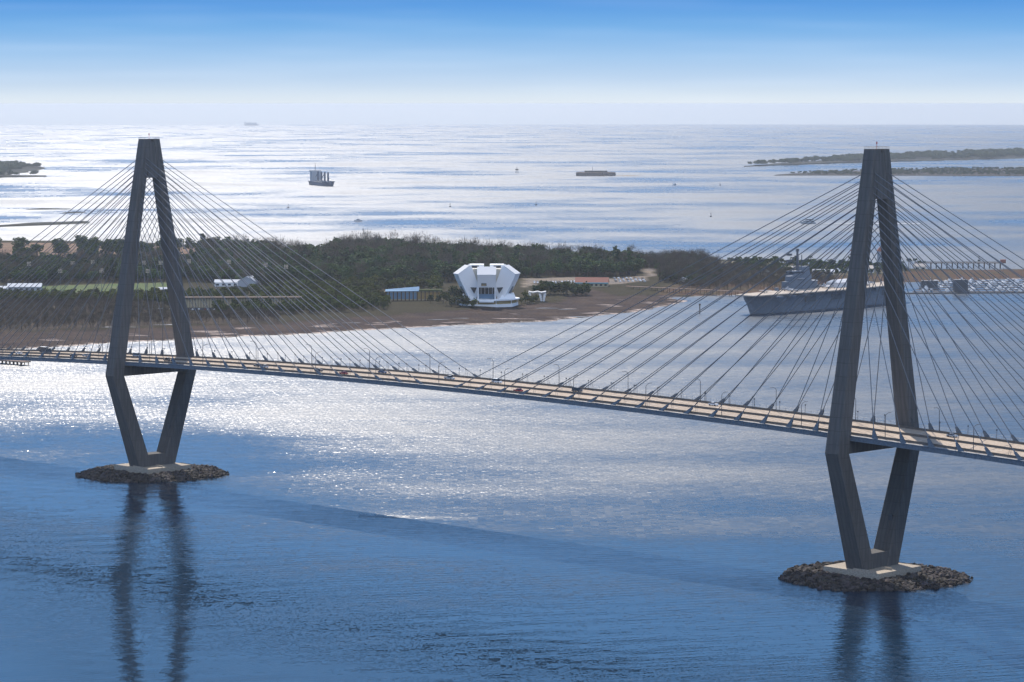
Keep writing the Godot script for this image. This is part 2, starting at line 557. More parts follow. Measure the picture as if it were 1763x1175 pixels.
func make_bridge() -> void:
	var bridge := thing("cable_stayed_bridge", TOWER, TURN, "long cable-stayed road bridge with two diamond-shaped concrete towers crossing the river", "bridge")
	for x in [0.0, -SPAN]:
		tower(bridge, x)
	var xa := -SPAN - 330.0
	var xb := 330.0
	var st := mb()
	strip(st, rect(-19.6, 19.6, -0.55, 0.0), xa, xb, 14.0, deck_y)
	var deck := build(st, "deck", M.deck_side, bridge)
	for z in [-8.9, 8.1]:
		st = mb()
		strip(st, rect(z - 7.9, z + 7.9, 0.0, 0.06), xa, xb, 14.0, deck_y)
		build(st, "roadway", M.road, deck)
	st = mb()
	strip(st, rect(-20.3, -17.25, 0.0, 0.12), xa, xb, 14.0, deck_y)
	build(st, "footpath", M.path, deck)
	for z in [-20.1, 20.1]:
		st = mb()     # steel edge girder: web with a lip at top and bottom
		var s := signf(z)
		var o := [Vector2(z - 0.45, -1.95), Vector2(z - 0.45, 0.1), Vector2(z + 0.45, 0.1), Vector2(z + 0.45, -0.05), Vector2(z + 0.2, -0.1), Vector2(z + 0.2, -1.8), Vector2(z + 0.45, -1.85), Vector2(z + 0.45, -1.95)]
		if s < 0:
			o = o.map(func(p): return Vector2(2 * z - p.x, p.y))
			o.reverse()
		strip(st, o, xa, xb, 14.0, deck_y)
		var g := build(st, "edge_girder", M.girder, bridge)
		st = mb()
		var x := xa + 7.0
		while x < xb:
			box(st, Vector3(x, deck_y(x) - 0.95, z + 0.24 * s), Vector3(0.12, 1.6, 0.12))
			x += 7.0
		build(st, "web_stiffener", M.girder, g)
	for z in [-17.0, -0.4, 16.4]:
		st = mb()
		strip(st, [Vector2(z - 0.32, 0), Vector2(z - 0.18, 0.35), Vector2(z - 0.12, 0.95), Vector2(z + 0.12, 0.95), Vector2(z + 0.18, 0.35), Vector2(z + 0.32, 0)], xa, xb, 14.0, deck_y)
		build(st, "median_barrier" if absf(z) < 2 else "side_barrier", M.barrier, deck)
	st = mb()         # painted lane lines
	for side in [-8.9, 8.1]:
		for k in range(-1, 2):
			var x := xa
			while x < xb:
				var z: float = side + k * 3.65
				var y0 := deck_y(x) + 0.064
				var y1 := deck_y(x + 3.0) + 0.064
				quad(st, Vector3(x, y0, z - 0.09), Vector3(x + 3, y1, z - 0.09), Vector3(x + 3, y1, z + 0.09), Vector3(x, y0, z + 0.09))
				x += 12.0
	build(st, "lane_marking", M.line_paint, deck)
	st = mb()         # fence of the footpath
	var fx := xa
	while fx < xb:
		tube(st, Vector3(fx, deck_y(fx), -20.0), Vector3(fx, deck_y(fx) + 1.9, -20.0), 0.045, 0.045, 4, false)
		fx += 3.5
	for y in [1.0, 1.85]:
		fx = xa
		while fx < xb:
			tube(st, Vector3(fx, deck_y(fx) + y, -20.0), Vector3(fx + 14, deck_y(fx + 14) + y, -20.0), 0.03, 0.03, 3, false)
			fx += 14.0
	build(st, "path_fence", M.dark_steel, deck)

	# stay cables, two planes, sixteen to each side of each tower
	for x in [0.0, -SPAN]:
		for dir in [-1, 1]:
			for side in [-1, 1]:
				for k in 16:
					var s: float = dir * (14.8 + 14.0 * k)
					var hy := 126.5 + 2.56 * k
					var y0 := deck_y(x + s)
					var from := Vector3(x + s, y0 - 0.3, 19.0 * side)
					var to := Vector3(x + dir * leg_u(hy) * 0.42, hy, leg_w(hy) * side)
					var d := (to - from).normalized()
					st = mb()
					var mid := (from + to) / 2 - Vector3(0, from.distance_to(to) * 0.0022, 0)
					tube(st, from + d * 2.2, mid, 0.17, 0.17, 6, false)
					tube(st, mid, to, 0.17, 0.17, 6, false)
					build(st, "stay_cable", M.cable, bridge)
					# leaning anchor fin on the edge girder
					st = mb()
					var flat := Vector3(dir, 0, 0)
					var tip := from + d * (3.6 + 2.6 * (1.0 - d.y))
					var back := Vector3(x + s + dir * 1.9, deck_y(x + s + dir * 1.9), 19.0 * side)
					var front := Vector3(x + s - dir * 1.0, deck_y(x + s - dir * 1.0), 19.0 * side)
					var n := d.cross(flat).normalized()
					if n.length() < 0.5: n = Vector3(0, 0, 1)
					var ahead := d.rotated(Vector3(0, 0, 1), 0)
					var wide := (Vector3(d.y, -d.x, 0)).normalized() * 0.42
					if wide.dot(flat) < 0: wide = -wide
					for zs in [-0.28, 0.28]:
						var oz := Vector3(0, 0, zs)
						var f := [front + oz - Vector3(0, 0.3, 0), tip - wide + oz, tip + wide + oz, back + oz - Vector3(0, 0.3, 0)]
						var g := f.map(func(p): return p + Vector3(0, 0, 0.07))
						quad(st, f[0], f[1], f[2], f[3])
						quad(st, g[3], g[2], g[1], g[0])
						for i in 4:
							quad(st, f[i], g[i], g[(i + 1) % 4], f[(i + 1) % 4])
					tube(st, from, tip + d * 1.2, 0.3, 0.24, 6)
					build(st, "cable_anchor", M.girder, bridge)
					if k >= 5:      # damper: two struts from the deck up to the cable
						var reach := 5.5 + 0.28 * k
						var hold := from + d * reach
						st = mb()
						for q in 2:
							var fxq: float = hold.x + (q * 1.0) * -dir
							tube(st, Vector3(fxq - dir * 0.1, deck_y(fxq), 19.0 * side), hold + d * q * 1.0, 0.07, 0.07, 4)
						tube(st, hold, hold + d * 1.2, 0.24, 0.24, 6)
						build(st, "cable_damper", M.dark_steel, bridge)

func rock_mesh(seed_: int) -> ArrayMesh:
	var r := RandomNumberGenerator.new()
	r.seed = seed_
	var st := mb()
	var base := SphereMesh.new()
	base.radial_segments = 6
	base.rings = 3
	base.radius = 1.0
	base.height = 1.5
	var arr := base.get_mesh_arrays()
	var v: PackedVector3Array = arr[Mesh.ARRAY_VERTEX]
	var moved := {}
	for k in v.size():
		var key := v[k].snapped(Vector3.ONE * 0.01)
		if not moved.has(key):
			moved[key] = v[k] * r.randf_range(0.7, 1.15)
		v[k] = moved[key]
	var idx: PackedInt32Array = arr[Mesh.ARRAY_INDEX]
	for k in idx: st.add_vertex(v[k])
	return mesh_of(st)

func rock_islands() -> void:
	for at in [[0.0, "oval island of dark riprap round the foot of the nearer, right-hand tower"], [-SPAN, "oval island of dark riprap round the foot of the farther, left-hand tower"]]:
		var c := TOWER + Vector3(at[0], 0, 0).rotated(Vector3.UP, TURN)
		var st := mb()
		var n := 48
		var rings := [[39.0, -1.2], [37.2, 0.1], [30.0, 1.0], [20.0, 1.5], [0.0, 1.6]]
		rng.seed = 77 + int(at[0])
		var pts := []
		for rr in rings:
			var row := []
			for k in n:
				var a := TAU * k / n
				var q: float = rr[0] * (1.0 + 0.03 * sin(3 * a + 1) + 0.02 * sin(7 * a))
				row.append(Vector3(cos(a) * q * 0.99, rr[1], sin(a) * q * 0.93))
			pts.append(row)
		for j in rings.size() - 1:
			for k in n:
				var m := (k + 1) % n
				quad(st, pts[j][k], pts[j + 1][k], pts[j + 1][m], pts[j][m])
		var isl := thing("rock_island", c, 0, at[1], "rock island", "riprap islands round the tower feet")
		build(st, "mound", M.rock_bed, isl)
		for v in 3:
			var mm := MultiMesh.new()
			mm.transform_format = MultiMesh.TRANSFORM_3D
			mm.use_colors = true
			mm.mesh = rock_mesh(v + 1)
			mm.instance_count = 900
			for k in 900:
				var a := rng.randf() * TAU
				var q := sqrt(rng.randf_range(0.16, 1.0)) * 39.2
				var y := 0.0
				for j in rings.size() - 1:
					if q <= rings[j][0] and q >= rings[j + 1][0]:
						y = lerpf(rings[j][1], rings[j + 1][1], (q - rings[j][0]) / (rings[j + 1][0] - rings[j][0]))
				q *= 1.0 + 0.03 * sin(3 * a + 1) + 0.02 * sin(7 * a)
				var s := (0.45 + 1.3 * pow(rng.randf(), 2.2))
				var b := Basis.from_euler(Vector3(rng.randf() * TAU, rng.randf() * TAU, rng.randf() * TAU)).scaled(Vector3(s, s * 0.8, s))
				mm.set_instance_transform(k, Transform3D(b, Vector3(cos(a) * q * 0.99, y + 0.15 * s, sin(a) * q * 0.93)))
				var tone := rng.randf_range(0.4, 2.4)
				mm.set_instance_color(k, Color(tone, tone * rng.randf_range(0.9, 1.0), tone * rng.randf_range(0.82, 1.0)))
			var o := MultiMeshInstance3D.new()
			o.multimesh = mm
			o.material_override = M.rock
			o.name = "rocks"
			isl.add_child(o, true)
			o.set_meta("kind", "stuff")

# ------------------------------------------------------------------ the wooded point
# outlines on the ground, (x, z) in metres
var LAND := PackedVector2Array([Vector2(-425, -2230), Vector2(-402, -2251), Vector2(-377, -2268), Vector2(-355, -2284), Vector2(-320, -2318), Vector2(-263, -2353), Vector2(-218, -2382), Vector2(-195, -2395), Vector2(-158, -2419), Vector2(-120, -2451), Vector2(-81, -2477), Vector2(-41, -2503), Vector2(-1, -2530), Vector2(41, -2557), Vector2(84, -2622), Vector2(118, -2666), Vector2(143, -2728), Vector2(169, -2793), Vector2(175, -2826), Vector2(161, -2861), Vector2(186, -2887), Vector2(228, -2905), Vector2(309, -2941), Vector2(395, -2988), Vector2(417, -3106), Vector2(481, -3137), Vector2(567, -3180), Vector2(659, -3202), Vector2(695, -3374), Vector2(597, -3349), Vector2(485, -3337), Vector2(449, -3373), Vector2(361, -3447), Vector2(264, -3551), Vector2(159, -3592), Vector2(14, -3647), Vector2(-136, -3705), Vector2(-212, -3734), Vector2(-291, -3779), Vector2(-378, -3889), Vector2(-509, -3988), Vector2(-638, -4039), Vector2(-696, -4048), Vector2(-800, -4074)])
var MARSH := PackedVector2Array([Vector2(-433, -2199), Vector2(-398, -2230), Vector2(-260, -2329), Vector2(-119, -2425), Vector2(-1, -2503), Vector2(117, -2644), Vector2(178, -2809), Vector2(166, -2896), Vector2(104, -2869), Vector2(89, -2960), Vector2(64, -2914), Vector2(44, -2784), Vector2(-44, -2681), Vector2(-127, -2593), Vector2(-204, -2510), Vector2(-277, -2477), Vector2(-431, -2413), Vector2(-472, -2401)])
var LAWN := PackedVector2Array([Vector2(-685, -3486), Vector2(-572, -3448), Vector2(-520, -3422), Vector2(-468, -3447), Vector2(-389, -3486), Vector2(-395, -3648), Vector2(-419, -3825), Vector2(-538, -3905), Vector2(-659, -3971), Vector2(-783, -3988)])
var FIELD := PackedVector2Array([Vector2(-496, -2932), Vector2(-449, -2914), Vector2(-369, -2932), Vector2(-345, -2960), Vector2(-359, -3076), Vector2(-421, -3056), Vector2(-501, -3017)])
var BRUSH := PackedVector2Array([Vector2(-470, -2389), Vector2(-431, -2413), Vector2(-278, -2490), Vector2(-204, -2510), Vector2(-212, -2607), Vector2(-289, -2593), Vector2(-398, -2801), Vector2(-503, -2818), Vector2(-554, -2818)])
var LOT := PackedVector2Array([Vector2(11, -2960), Vector2(30, -3076), Vector2(75, -3116), Vector2(103, -3036), Vector2(136, -3086), Vector2(162, -3223), Vector2(165, -3349), Vector2(151, -3337), Vector2(148, -3201), Vector2(113, -3137), Vector2(76, -3169), Vector2(15, -3158)])
var MARSH_EAST := PackedVector2Array([Vector2(145, -2878), Vector2(307, -2923), Vector2(394, -2969), Vector2(415, -3086), Vector2(563, -3158), Vector2(655, -3180), Vector2(692, -3362), Vector2(595, -3338), Vector2(481, -3314), Vector2(406, -3245), Vector2(266, -3137), Vector2(165, -3036)])
var RESORT := PackedVector2Array([Vector2(262, -3511), Vector2(463, -3373), Vector2(448, -3268), Vector2(333, -3180), Vector2(245, -3201)])
var WOOD := PackedVector2Array([Vector2(-267, -2988), Vector2(-311, -3486), Vector2(-285, -3512), Vector2(-231, -3551), Vector2(-217, -3690), Vector2(-143, -3690), Vector2(-88, -3565), Vector2(13, -3525), Vector2(97, -3447), Vector2(151, -3422), Vector2(151, -3337), Vector2(138, -3201), Vector2(102, -3169), Vector2(70, -3190), Vector2(12, -3158), Vector2(-76, -3076), Vector2(-173, -3036)])
var WOOD_BARE := PackedVector2Array([Vector2(151, -3422), Vector2(210, -3485), Vector2(232, -3447), Vector2(239, -3314), Vector2(229, -3158), Vector2(205, -3036), Vector2(158, -3076), Vector2(169, -3337), Vector2(151, -3337)])
var WOOD_LEFT := PackedVector2Array([Vector2(-604, -3076), Vector2(-504, -3036), Vector2(-425, -3086), Vector2(-335, -3086), Vector2(-267, -2988), Vector2(-311, -3486), Vector2(-285, -3512), Vector2(-308, -3705), Vector2(-366, -3764), Vector2(-411, -3795), Vector2(-372, -3435), Vector2(-461, -3398), Vector2(-512, -3373), Vector2(-564, -3398), Vector2(-675, -3435)])
var GROVE := PackedVector2Array([Vector2(-541, -2752), Vector2(-456, -2744), Vector2(-380, -2752), Vector2(-304, -2720), Vector2(-271, -2784), Vector2(-256, -2869), Vector2(-334, -2835), Vector2(-390, -2826), Vector2(-470, -2826), Vector2(-556, -2827)])
var PLANTED := PackedVector2Array([Vector2(-269, -2607), Vector2(-237, -2593), Vector2(-170, -2614), Vector2(-115, -2666), Vector2(-120, -2784), Vector2(-164, -2887), Vector2(-72, -2932), Vector2(-75, -3056), Vector2(-172, -3016), Vector2(-240, -2960), Vector2(-264, -2887), Vector2(-247, -2768), Vector2(-265, -2720), Vector2(-280, -2704)])
var SCRUB_EAST := PackedVector2Array([Vector2(220, -3268), Vector2(250, -3361), Vector2(290, -3268), Vector2(350, -3158), Vector2(345, -3056), Vector2(272, -2997), Vector2(209, -2960), Vector2(174, -2978)])
var ground_h := {}
var soil := FastNoiseLite.new()

func ground_y(x: float, z: float) -> float:
	# height of the land above the sea, from the grid below
	var i := clampf((x - ground_h.x0) / ground_h.d, 0, ground_h.nx - 1.001)
	var j := clampf((z - ground_h.z0) / ground_h.d, 0, ground_h.nz - 1.001)
	var k := int(j) * int(ground_h.nx) + int(i)
	var g: PackedFloat32Array = ground_h.h
	var u := i - int(i)
	var v := j - int(j)
	return lerpf(lerpf(g[k], g[k + 1], u), lerpf(g[k + ground_h.nx], g[k + ground_h.nx + 1], u), v)

func at(x: float, z: float, h := 0.0) -> Vector3:
	return on_ground(x, z, ground_y(x, z) + h)

func inside(p: Vector2, poly: PackedVector2Array) -> bool:
	return Geometry2D.is_point_in_polygon(p, poly)

func land() -> void:
	soil.seed = 31
	soil.frequency = 0.02
	soil.fractal_octaves = 4
	var d := 5.5
	var x0 := -900.0
	var z0 := -4180.0
	var nx := 300
	var nz := 363
	var h := PackedFloat32Array()
	var col := PackedColorArray()
	h.resize(nx * nz)
	col.resize(nx * nz)
	for j in nz:
		for i in nx:
			var x := x0 + i * d
			var z := z0 + j * d
			var n := soil.get_noise_2d(x, z)
			var p := Vector2(x + 7 * n, z + 9 * soil.get_noise_2d(z, x))
			var y := -1.6
			var c := Color(0.06, 0.045, 0.035)
			if inside(p, LAND):
				y = 2.3 + n
				c = Color(0.055, 0.05, 0.03)
				if inside(p, MARSH):
					y = 0.75 + 0.5 * n
					c = Color(0.05, 0.038, 0.038).lerp(Color(0.095, 0.068, 0.055), clampf(0.5 + n, 0, 1))
				elif inside(p, MARSH_EAST):
					y = 0.9 + 0.4 * n
					c = Color(0.13, 0.075, 0.055).lerp(Color(0.10, 0.08, 0.05), clampf(0.5 + n, 0, 1))
				elif inside(p, BRUSH):
					c = Color(0.06, 0.05, 0.042).lerp(Color(0.11, 0.085, 0.065), clampf(0.5 + 1.2 * n, 0, 1))
				elif inside(p, LAWN):
					c = Color(0.32, 0.21, 0.155).lerp(Color(0.22, 0.16, 0.11), clampf(0.5 + n, 0, 1))
				elif inside(p, FIELD):
					c = Color(0.12, 0.17, 0.07).lerp(Color(0.16, 0.18, 0.09), clampf(0.5 + n, 0, 1))
				elif inside(p, LOT):
					c = Color(0.22, 0.19, 0.17).lerp(Color(0.3, 0.24, 0.18), clampf(0.5 + n, 0, 1))
				elif inside(p, RESORT):
					c = Color(0.24, 0.2, 0.15).lerp(Color(0.08, 0.09, 0.05), clampf(0.5 + 1.5 * n, 0, 1))
			h[j * nx + i] = y
			col[j * nx + i] = c
	for pass_ in 3:                      # soften the banks
		var g := h.duplicate()
		for j in range(1, nz - 1):
			for i in range(1, nx - 1):
				var k := j * nx + i
				h[k] = (g[k] * 2 + g[k - 1] + g[k + 1] + g[k - nx] + g[k + nx]) / 6
	var shore_glints := FastNoiseLite.new()      # pale patches that paint sun glints into the ground colour along the tide line
	shore_glints.seed = 5
	shore_glints.frequency = 0.05
	shore_glints.fractal_octaves = 3
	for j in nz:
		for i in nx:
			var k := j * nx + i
			if h[k] > -0.5 and h[k] < 0.62 and shore_glints.get_noise_2d(i * d * 0.35, j * d) > 0.03:
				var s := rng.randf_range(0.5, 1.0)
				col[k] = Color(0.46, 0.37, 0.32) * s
	ground_h = {"x0": x0, "z0": z0, "d": d, "nx": nx, "nz": nz, "h": h}
	var pos := PackedVector3Array()
	var nor := PackedVector3Array()
	var uvs := PackedVector2Array()
	for j in nz:
		for i in nx:
			var k := j * nx + i
			var x := x0 + i * d
			var z := z0 + j * d
			pos.append(on_ground(x, z, h[k]))
			uvs.append(Vector2(x, z) / 47.0)
			nor.append(Vector3(-(h[j * nx + mini(i + 1, nx - 1)] - h[j * nx + maxi(i - 1, 0)]) / (2 * d), 1, -(h[mini(j + 1, nz - 1) * nx + i] - h[maxi(j - 1, 0) * nx + i]) / (2 * d)).normalized())
	var dry := PackedInt32Array()
	var wet := PackedInt32Array()
	for j in nz - 1:
		for i in nx - 1:
			var k := j * nx + i
			var y := (h[k] + h[k + nx + 1]) / 2
			if y < -1.2: continue
			var q := PackedInt32Array([k, k + 1, k + nx + 1, k, k + nx + 1, k + nx])
			if y < 0.35: wet.append_array(q)
			else: dry.append_array(q)
	var am := ArrayMesh.new()
	for s in [[dry, M.soil], [wet, M.mud]]:
		var arr := []
		arr.resize(Mesh.ARRAY_MAX)
		arr[Mesh.ARRAY_VERTEX] = pos
		arr[Mesh.ARRAY_NORMAL] = nor
		arr[Mesh.ARRAY_TEX_UV] = uvs
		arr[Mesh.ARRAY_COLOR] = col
		arr[Mesh.ARRAY_INDEX] = s[0]
		am.add_surface_from_arrays(Mesh.PRIMITIVE_TRIANGLES, arr)
		am.surface_set_material(am.get_surface_count() - 1, s[1])
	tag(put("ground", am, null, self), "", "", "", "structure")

	# tidal pools on the marsh and two tracks
	rng.seed = 41
	for p in [[-296, -2479, 12, 3], [-338, -2455, 15, 3], [-140, -2520, 8, 2], [-66, -2560, 9, 2], [-45, -2575, 7, 2], [32, -2705, 10, 3], [51, -2690, 8, 2], [60, -2600, 8, 3]]:
		var st := mb()
		var c := on_ground(p[0], p[1], ground_y(p[0], p[1]) + 0.35)
		for k in 14:
			var a0 := TAU * k / 14
			var a1 := TAU * (k + 1) / 14
			var e0 := 1.0 + 0.35 * sin(3 * a0 + p[0])
			var e1 := 1.0 + 0.35 * sin(3 * a1 + p[0])
			tri(st, c, c + Vector3(cos(a0) * p[2] * e0, 0, sin(a0) * p[3] * e0), c + Vector3(cos(a1) * p[2] * e1, 0, sin(a1) * p[3] * e1))
		tag(build(st, "tidal_pool", M.pool, self), "", "", "", "structure")

# ------------------------------------------------------------------ trees
func leaves(st: SurfaceTool, c: Vector3, r: Vector3, n: int, size: float, dark: float) -> void:
	# leaf clumps spread through an uneven ball, denser towards its skin
	for k in n:
		var v := Vector3(rng.randfn(), rng.randfn(), rng.randfn()).normalized()
		var q := pow(rng.randf(), 0.45)
		var p := c + Vector3(v.x * r.x, v.y * r.y, v.z * r.z) * q
		var s := size * rng.randf_range(0.6, 1.35)
		var b := Basis.from_euler(Vector3(rng.randf_range(-1.0, 1.0), rng.randf() * TAU, rng.randf_range(-1.0, 1.0)))
		var e := b.x * s
		var f := b.z * s * rng.randf_range(0.6, 1.0)
		var tone := rng.randf_range(0.65, 1.3) * dark
		st.set_color(Color(tone * rng.randf_range(0.9, 1.15), tone, tone * rng.randf_range(0.8, 1.05)))
		tri(st, p - e * 0.9 - f * 0.5, p - e * 0.1 + f, p + e * 0.2 - f * 0.8)
		tri(st, p - e * 0.1 + f, p + e + f * 0.3, p + e * 0.2 - f * 0.8)

func trunk_of(st: SurfaceTool, top: float, r: float, limbs: int, spread: float, from: float) -> Array:
	var ends := []
	var lean := Vector3(rng.randf_range(-0.06, 0.06), 1, rng.randf_range(-0.06, 0.06))
	tube(st, Vector3(0, -0.5, 0), lean * top * 0.6, r, r * 0.6, 5, false)
	tube(st, lean * top * 0.6, lean * top * 0.92, r * 0.6, r * 0.15, 5, false)
	for k in limbs:
		var a := TAU * (k + rng.randf_range(-0.3, 0.3)) / limbs
		var s := lean * top * rng.randf_range(from, 0.7)
		var e := s + Vector3(cos(a) * spread, top * rng.randf_range(0.12, 0.3), sin(a) * spread) * rng.randf_range(0.7, 1.0)
		tube(st, s, e, r * 0.4, r * 0.12, 4, false)
		ends.append(e)
	return ends

func tree_kinds() -> Dictionary:
	# each kind: a few [trunk mesh, crown mesh] about as tall as its "tall"
	var kinds := {}
	rng.seed = 99
	var list := []
	for v in 3:      # evergreen oak: broad, low, dark
		var t := mb()
		var ends := trunk_of(t, 9.5, 0.45, 7, 3.8, 0.25)
		var c := mb()
		leaves(c, Vector3(0, 8, 0), Vector3(3.2, 2.6, 3.2), 60, 0.95, 1.0)
		for e in ends: leaves(c, e + Vector3(0, 0.6, 0), Vector3(2.3, 1.7, 2.3), 34, 0.9, rng.randf_range(0.8, 1.15))
		list.append([mesh_of(t), mesh_of(c)])
	kinds.oak = list
	list = []
	for v in 3:      # pine: tall, narrow, tufted
		var t := mb()
		trunk_of(t, 13.5, 0.32, 3, 1.2, 0.6)
		var c := mb()
		for k in 9:
			var y := lerpf(5.5, 13.2, k / 8.0)
			var s := lerpf(3.1, 1.5, k / 8.0) * rng.randf_range(0.75, 1.2)
			leaves(c, Vector3(rng.randf_range(-0.9, 0.9), y, rng.randf_range(-0.9, 0.9)), Vector3(s, 1.15, s), 26, 0.85, rng.randf_range(0.75, 1.15))
		list.append([mesh_of(t), mesh_of(c)])
	kinds.pine = list
	list = []
	for v in 3:      # bare winter tree: a haze of twigs
		var t := mb()
		var ends := trunk_of(t, 13.0, 0.32, 9, 3.4, 0.3)
		var c := mb()
		for e in ends + [Vector3(0, 12, 0), Vector3(0.6, 11, 0.4)]:
			for k in 26:
				var p: Vector3 = e + Vector3(rng.randfn() * 1.3, rng.randfn() * 1.2 + 0.3, rng.randfn() * 1.3)
				var q: Vector3 = p + (p - Vector3(0, 5, 0)).normalized() * rng.randf_range(0.8, 2.0) + Vector3(rng.randfn(), rng.randfn(), rng.randfn()) * 0.4
				var w := Vector3(rng.randfn(), 0, rng.randfn()).normalized() * 0.11
				var tone := rng.randf_range(0.7, 1.25)
				c.set_color(Color(tone, tone, tone))
				tri(c, p - w, q, p + w)
		list.append([mesh_of(t), mesh_of(c)])
	kinds.bare = list
	list = []
	for v in 3:      # young planted tree: rounded, olive
		var t := mb()
		var ends := trunk_of(t, 7.5, 0.22, 6, 2.0, 0.25)
		var c := mb()
		leaves(c, Vector3(0, 5.6, 0), Vector3(2.6, 2.7, 2.6), 90, 0.72, 1.0)
		for e in ends: leaves(c, e, Vector3(1.6, 1.4, 1.6), 24, 0.7, rng.randf_range(0.75, 1.2))
		list.append([mesh_of(t), mesh_of(c)])
	kinds.young = list
	list = []
	for v in 2:      # cabbage palm
		var t := mb()
		tube(t, Vector3(0, -0.5, 0), Vector3(0.2, 9.0, 0.1), 0.28, 0.22, 5, false)
		var c := mb()
		for k in 22:
			var a := TAU * k / 11.0 + rng.randf()
			var up := rng.randf_range(-0.7, 0.9)
			var m := Vector3(0.2, 9.0, 0.1)
			var o := Vector3(cos(a), up, sin(a)).normalized() * 1.5
			var w := Vector3(-sin(a), 0, cos(a)) * 0.45
			c.set_color(Color(1, 1, 1) * rng.randf_range(0.7, 1.2))
			tri(c, m, m + o + w, m + o * 1.8 - Vector3(0, 0.9, 0))
			tri(c, m, m + o * 1.8 - Vector3(0, 0.9, 0), m + o - w)
		list.append([mesh_of(t), mesh_of(c)])
	kinds.palm = list
	return kinds

var kinds := {}

func plant(kind: String, x: float, z: float, size: float, mat: Material, label: String, group: String) -> Node3D:
	var v: Array = kinds[kind][rng.randi() % kinds[kind].size()]
	var t := thing({"oak": "oak_tree", "pine": "pine_tree", "bare": "bare_tree", "young": "young_tree", "palm": "palm_tree"}[kind], at(x, z), rng.randf() * TAU, label, "tree", group)
	t.scale = Vector3.ONE * size * Vector3(1, rng.randf_range(0.88, 1.12), 1)
	put("trunk", v[0], M.bark, t)
	put("crown", v[1], mat, t)
	return t

func wood(called: String, kind: String, spots: Array, mat: Material, label: String) -> void:
	# a far wood that reads as one mass: many instances of one kind, trunks and crowns
	var root := Node3D.new()
	root.name = numbered(called)
	add_child(root)
	tag(root, label, "woodland", "", "stuff")
	var per: int = kinds[kind].size()
	for v in per:
		var mine := []
		for k in range(v, spots.size(), per): mine.append(spots[k])
		if mine.is_empty(): continue
		for part in 2:
			var mm := MultiMesh.new()
			mm.transform_format = MultiMesh.TRANSFORM_3D
			mm.use_colors = true
			mm.mesh = kinds[kind][v][part]
			mm.instance_count = mine.size()
			for k in mine.size():
				var s: Array = mine[k]
				mm.set_instance_transform(k, Transform3D(Basis(Vector3.UP, s[3]).scaled(Vector3(s[2], s[2] * s[4], s[2])), at(s[0], s[1])))
				mm.set_instance_color(k, s[5])
			var o := MultiMeshInstance3D.new()
			o.multimesh = mm
			o.material_override = mat if part == 1 else M.bark
			o.name = "crowns" if part == 1 else "trunks"
			root.add_child(o, true)
			o.set_meta("kind", "stuff")

func scatter(poly: PackedVector2Array, gap: float, lo: float, hi: float) -> Array:
	# trees over an outline, about one every gap metres, tones wandering from tree to tree
	var r := Rect2(poly[0], Vector2.ZERO)
	for p in poly: r = r.expand(p)
	var out := []
	var x := r.position.x
	while x < r.end.x:
		var z := r.position.y
		while z < r.end.y:
			var p := Vector2(x, z) + Vector2(rng.randf_range(-0.45, 0.45), rng.randf_range(-0.45, 0.45)) * gap
			if inside(p, poly):
				var tone := rng.randf_range(0.42, 1.6)
				out.append([p.x, p.y, rng.randf_range(lo, hi), rng.randf() * TAU, rng.randf_range(0.85, 1.15), Color(tone * rng.randf_range(0.92, 1.1), tone, tone * rng.randf_range(0.85, 1.1))])
			z += gap
		x += gap
	return out

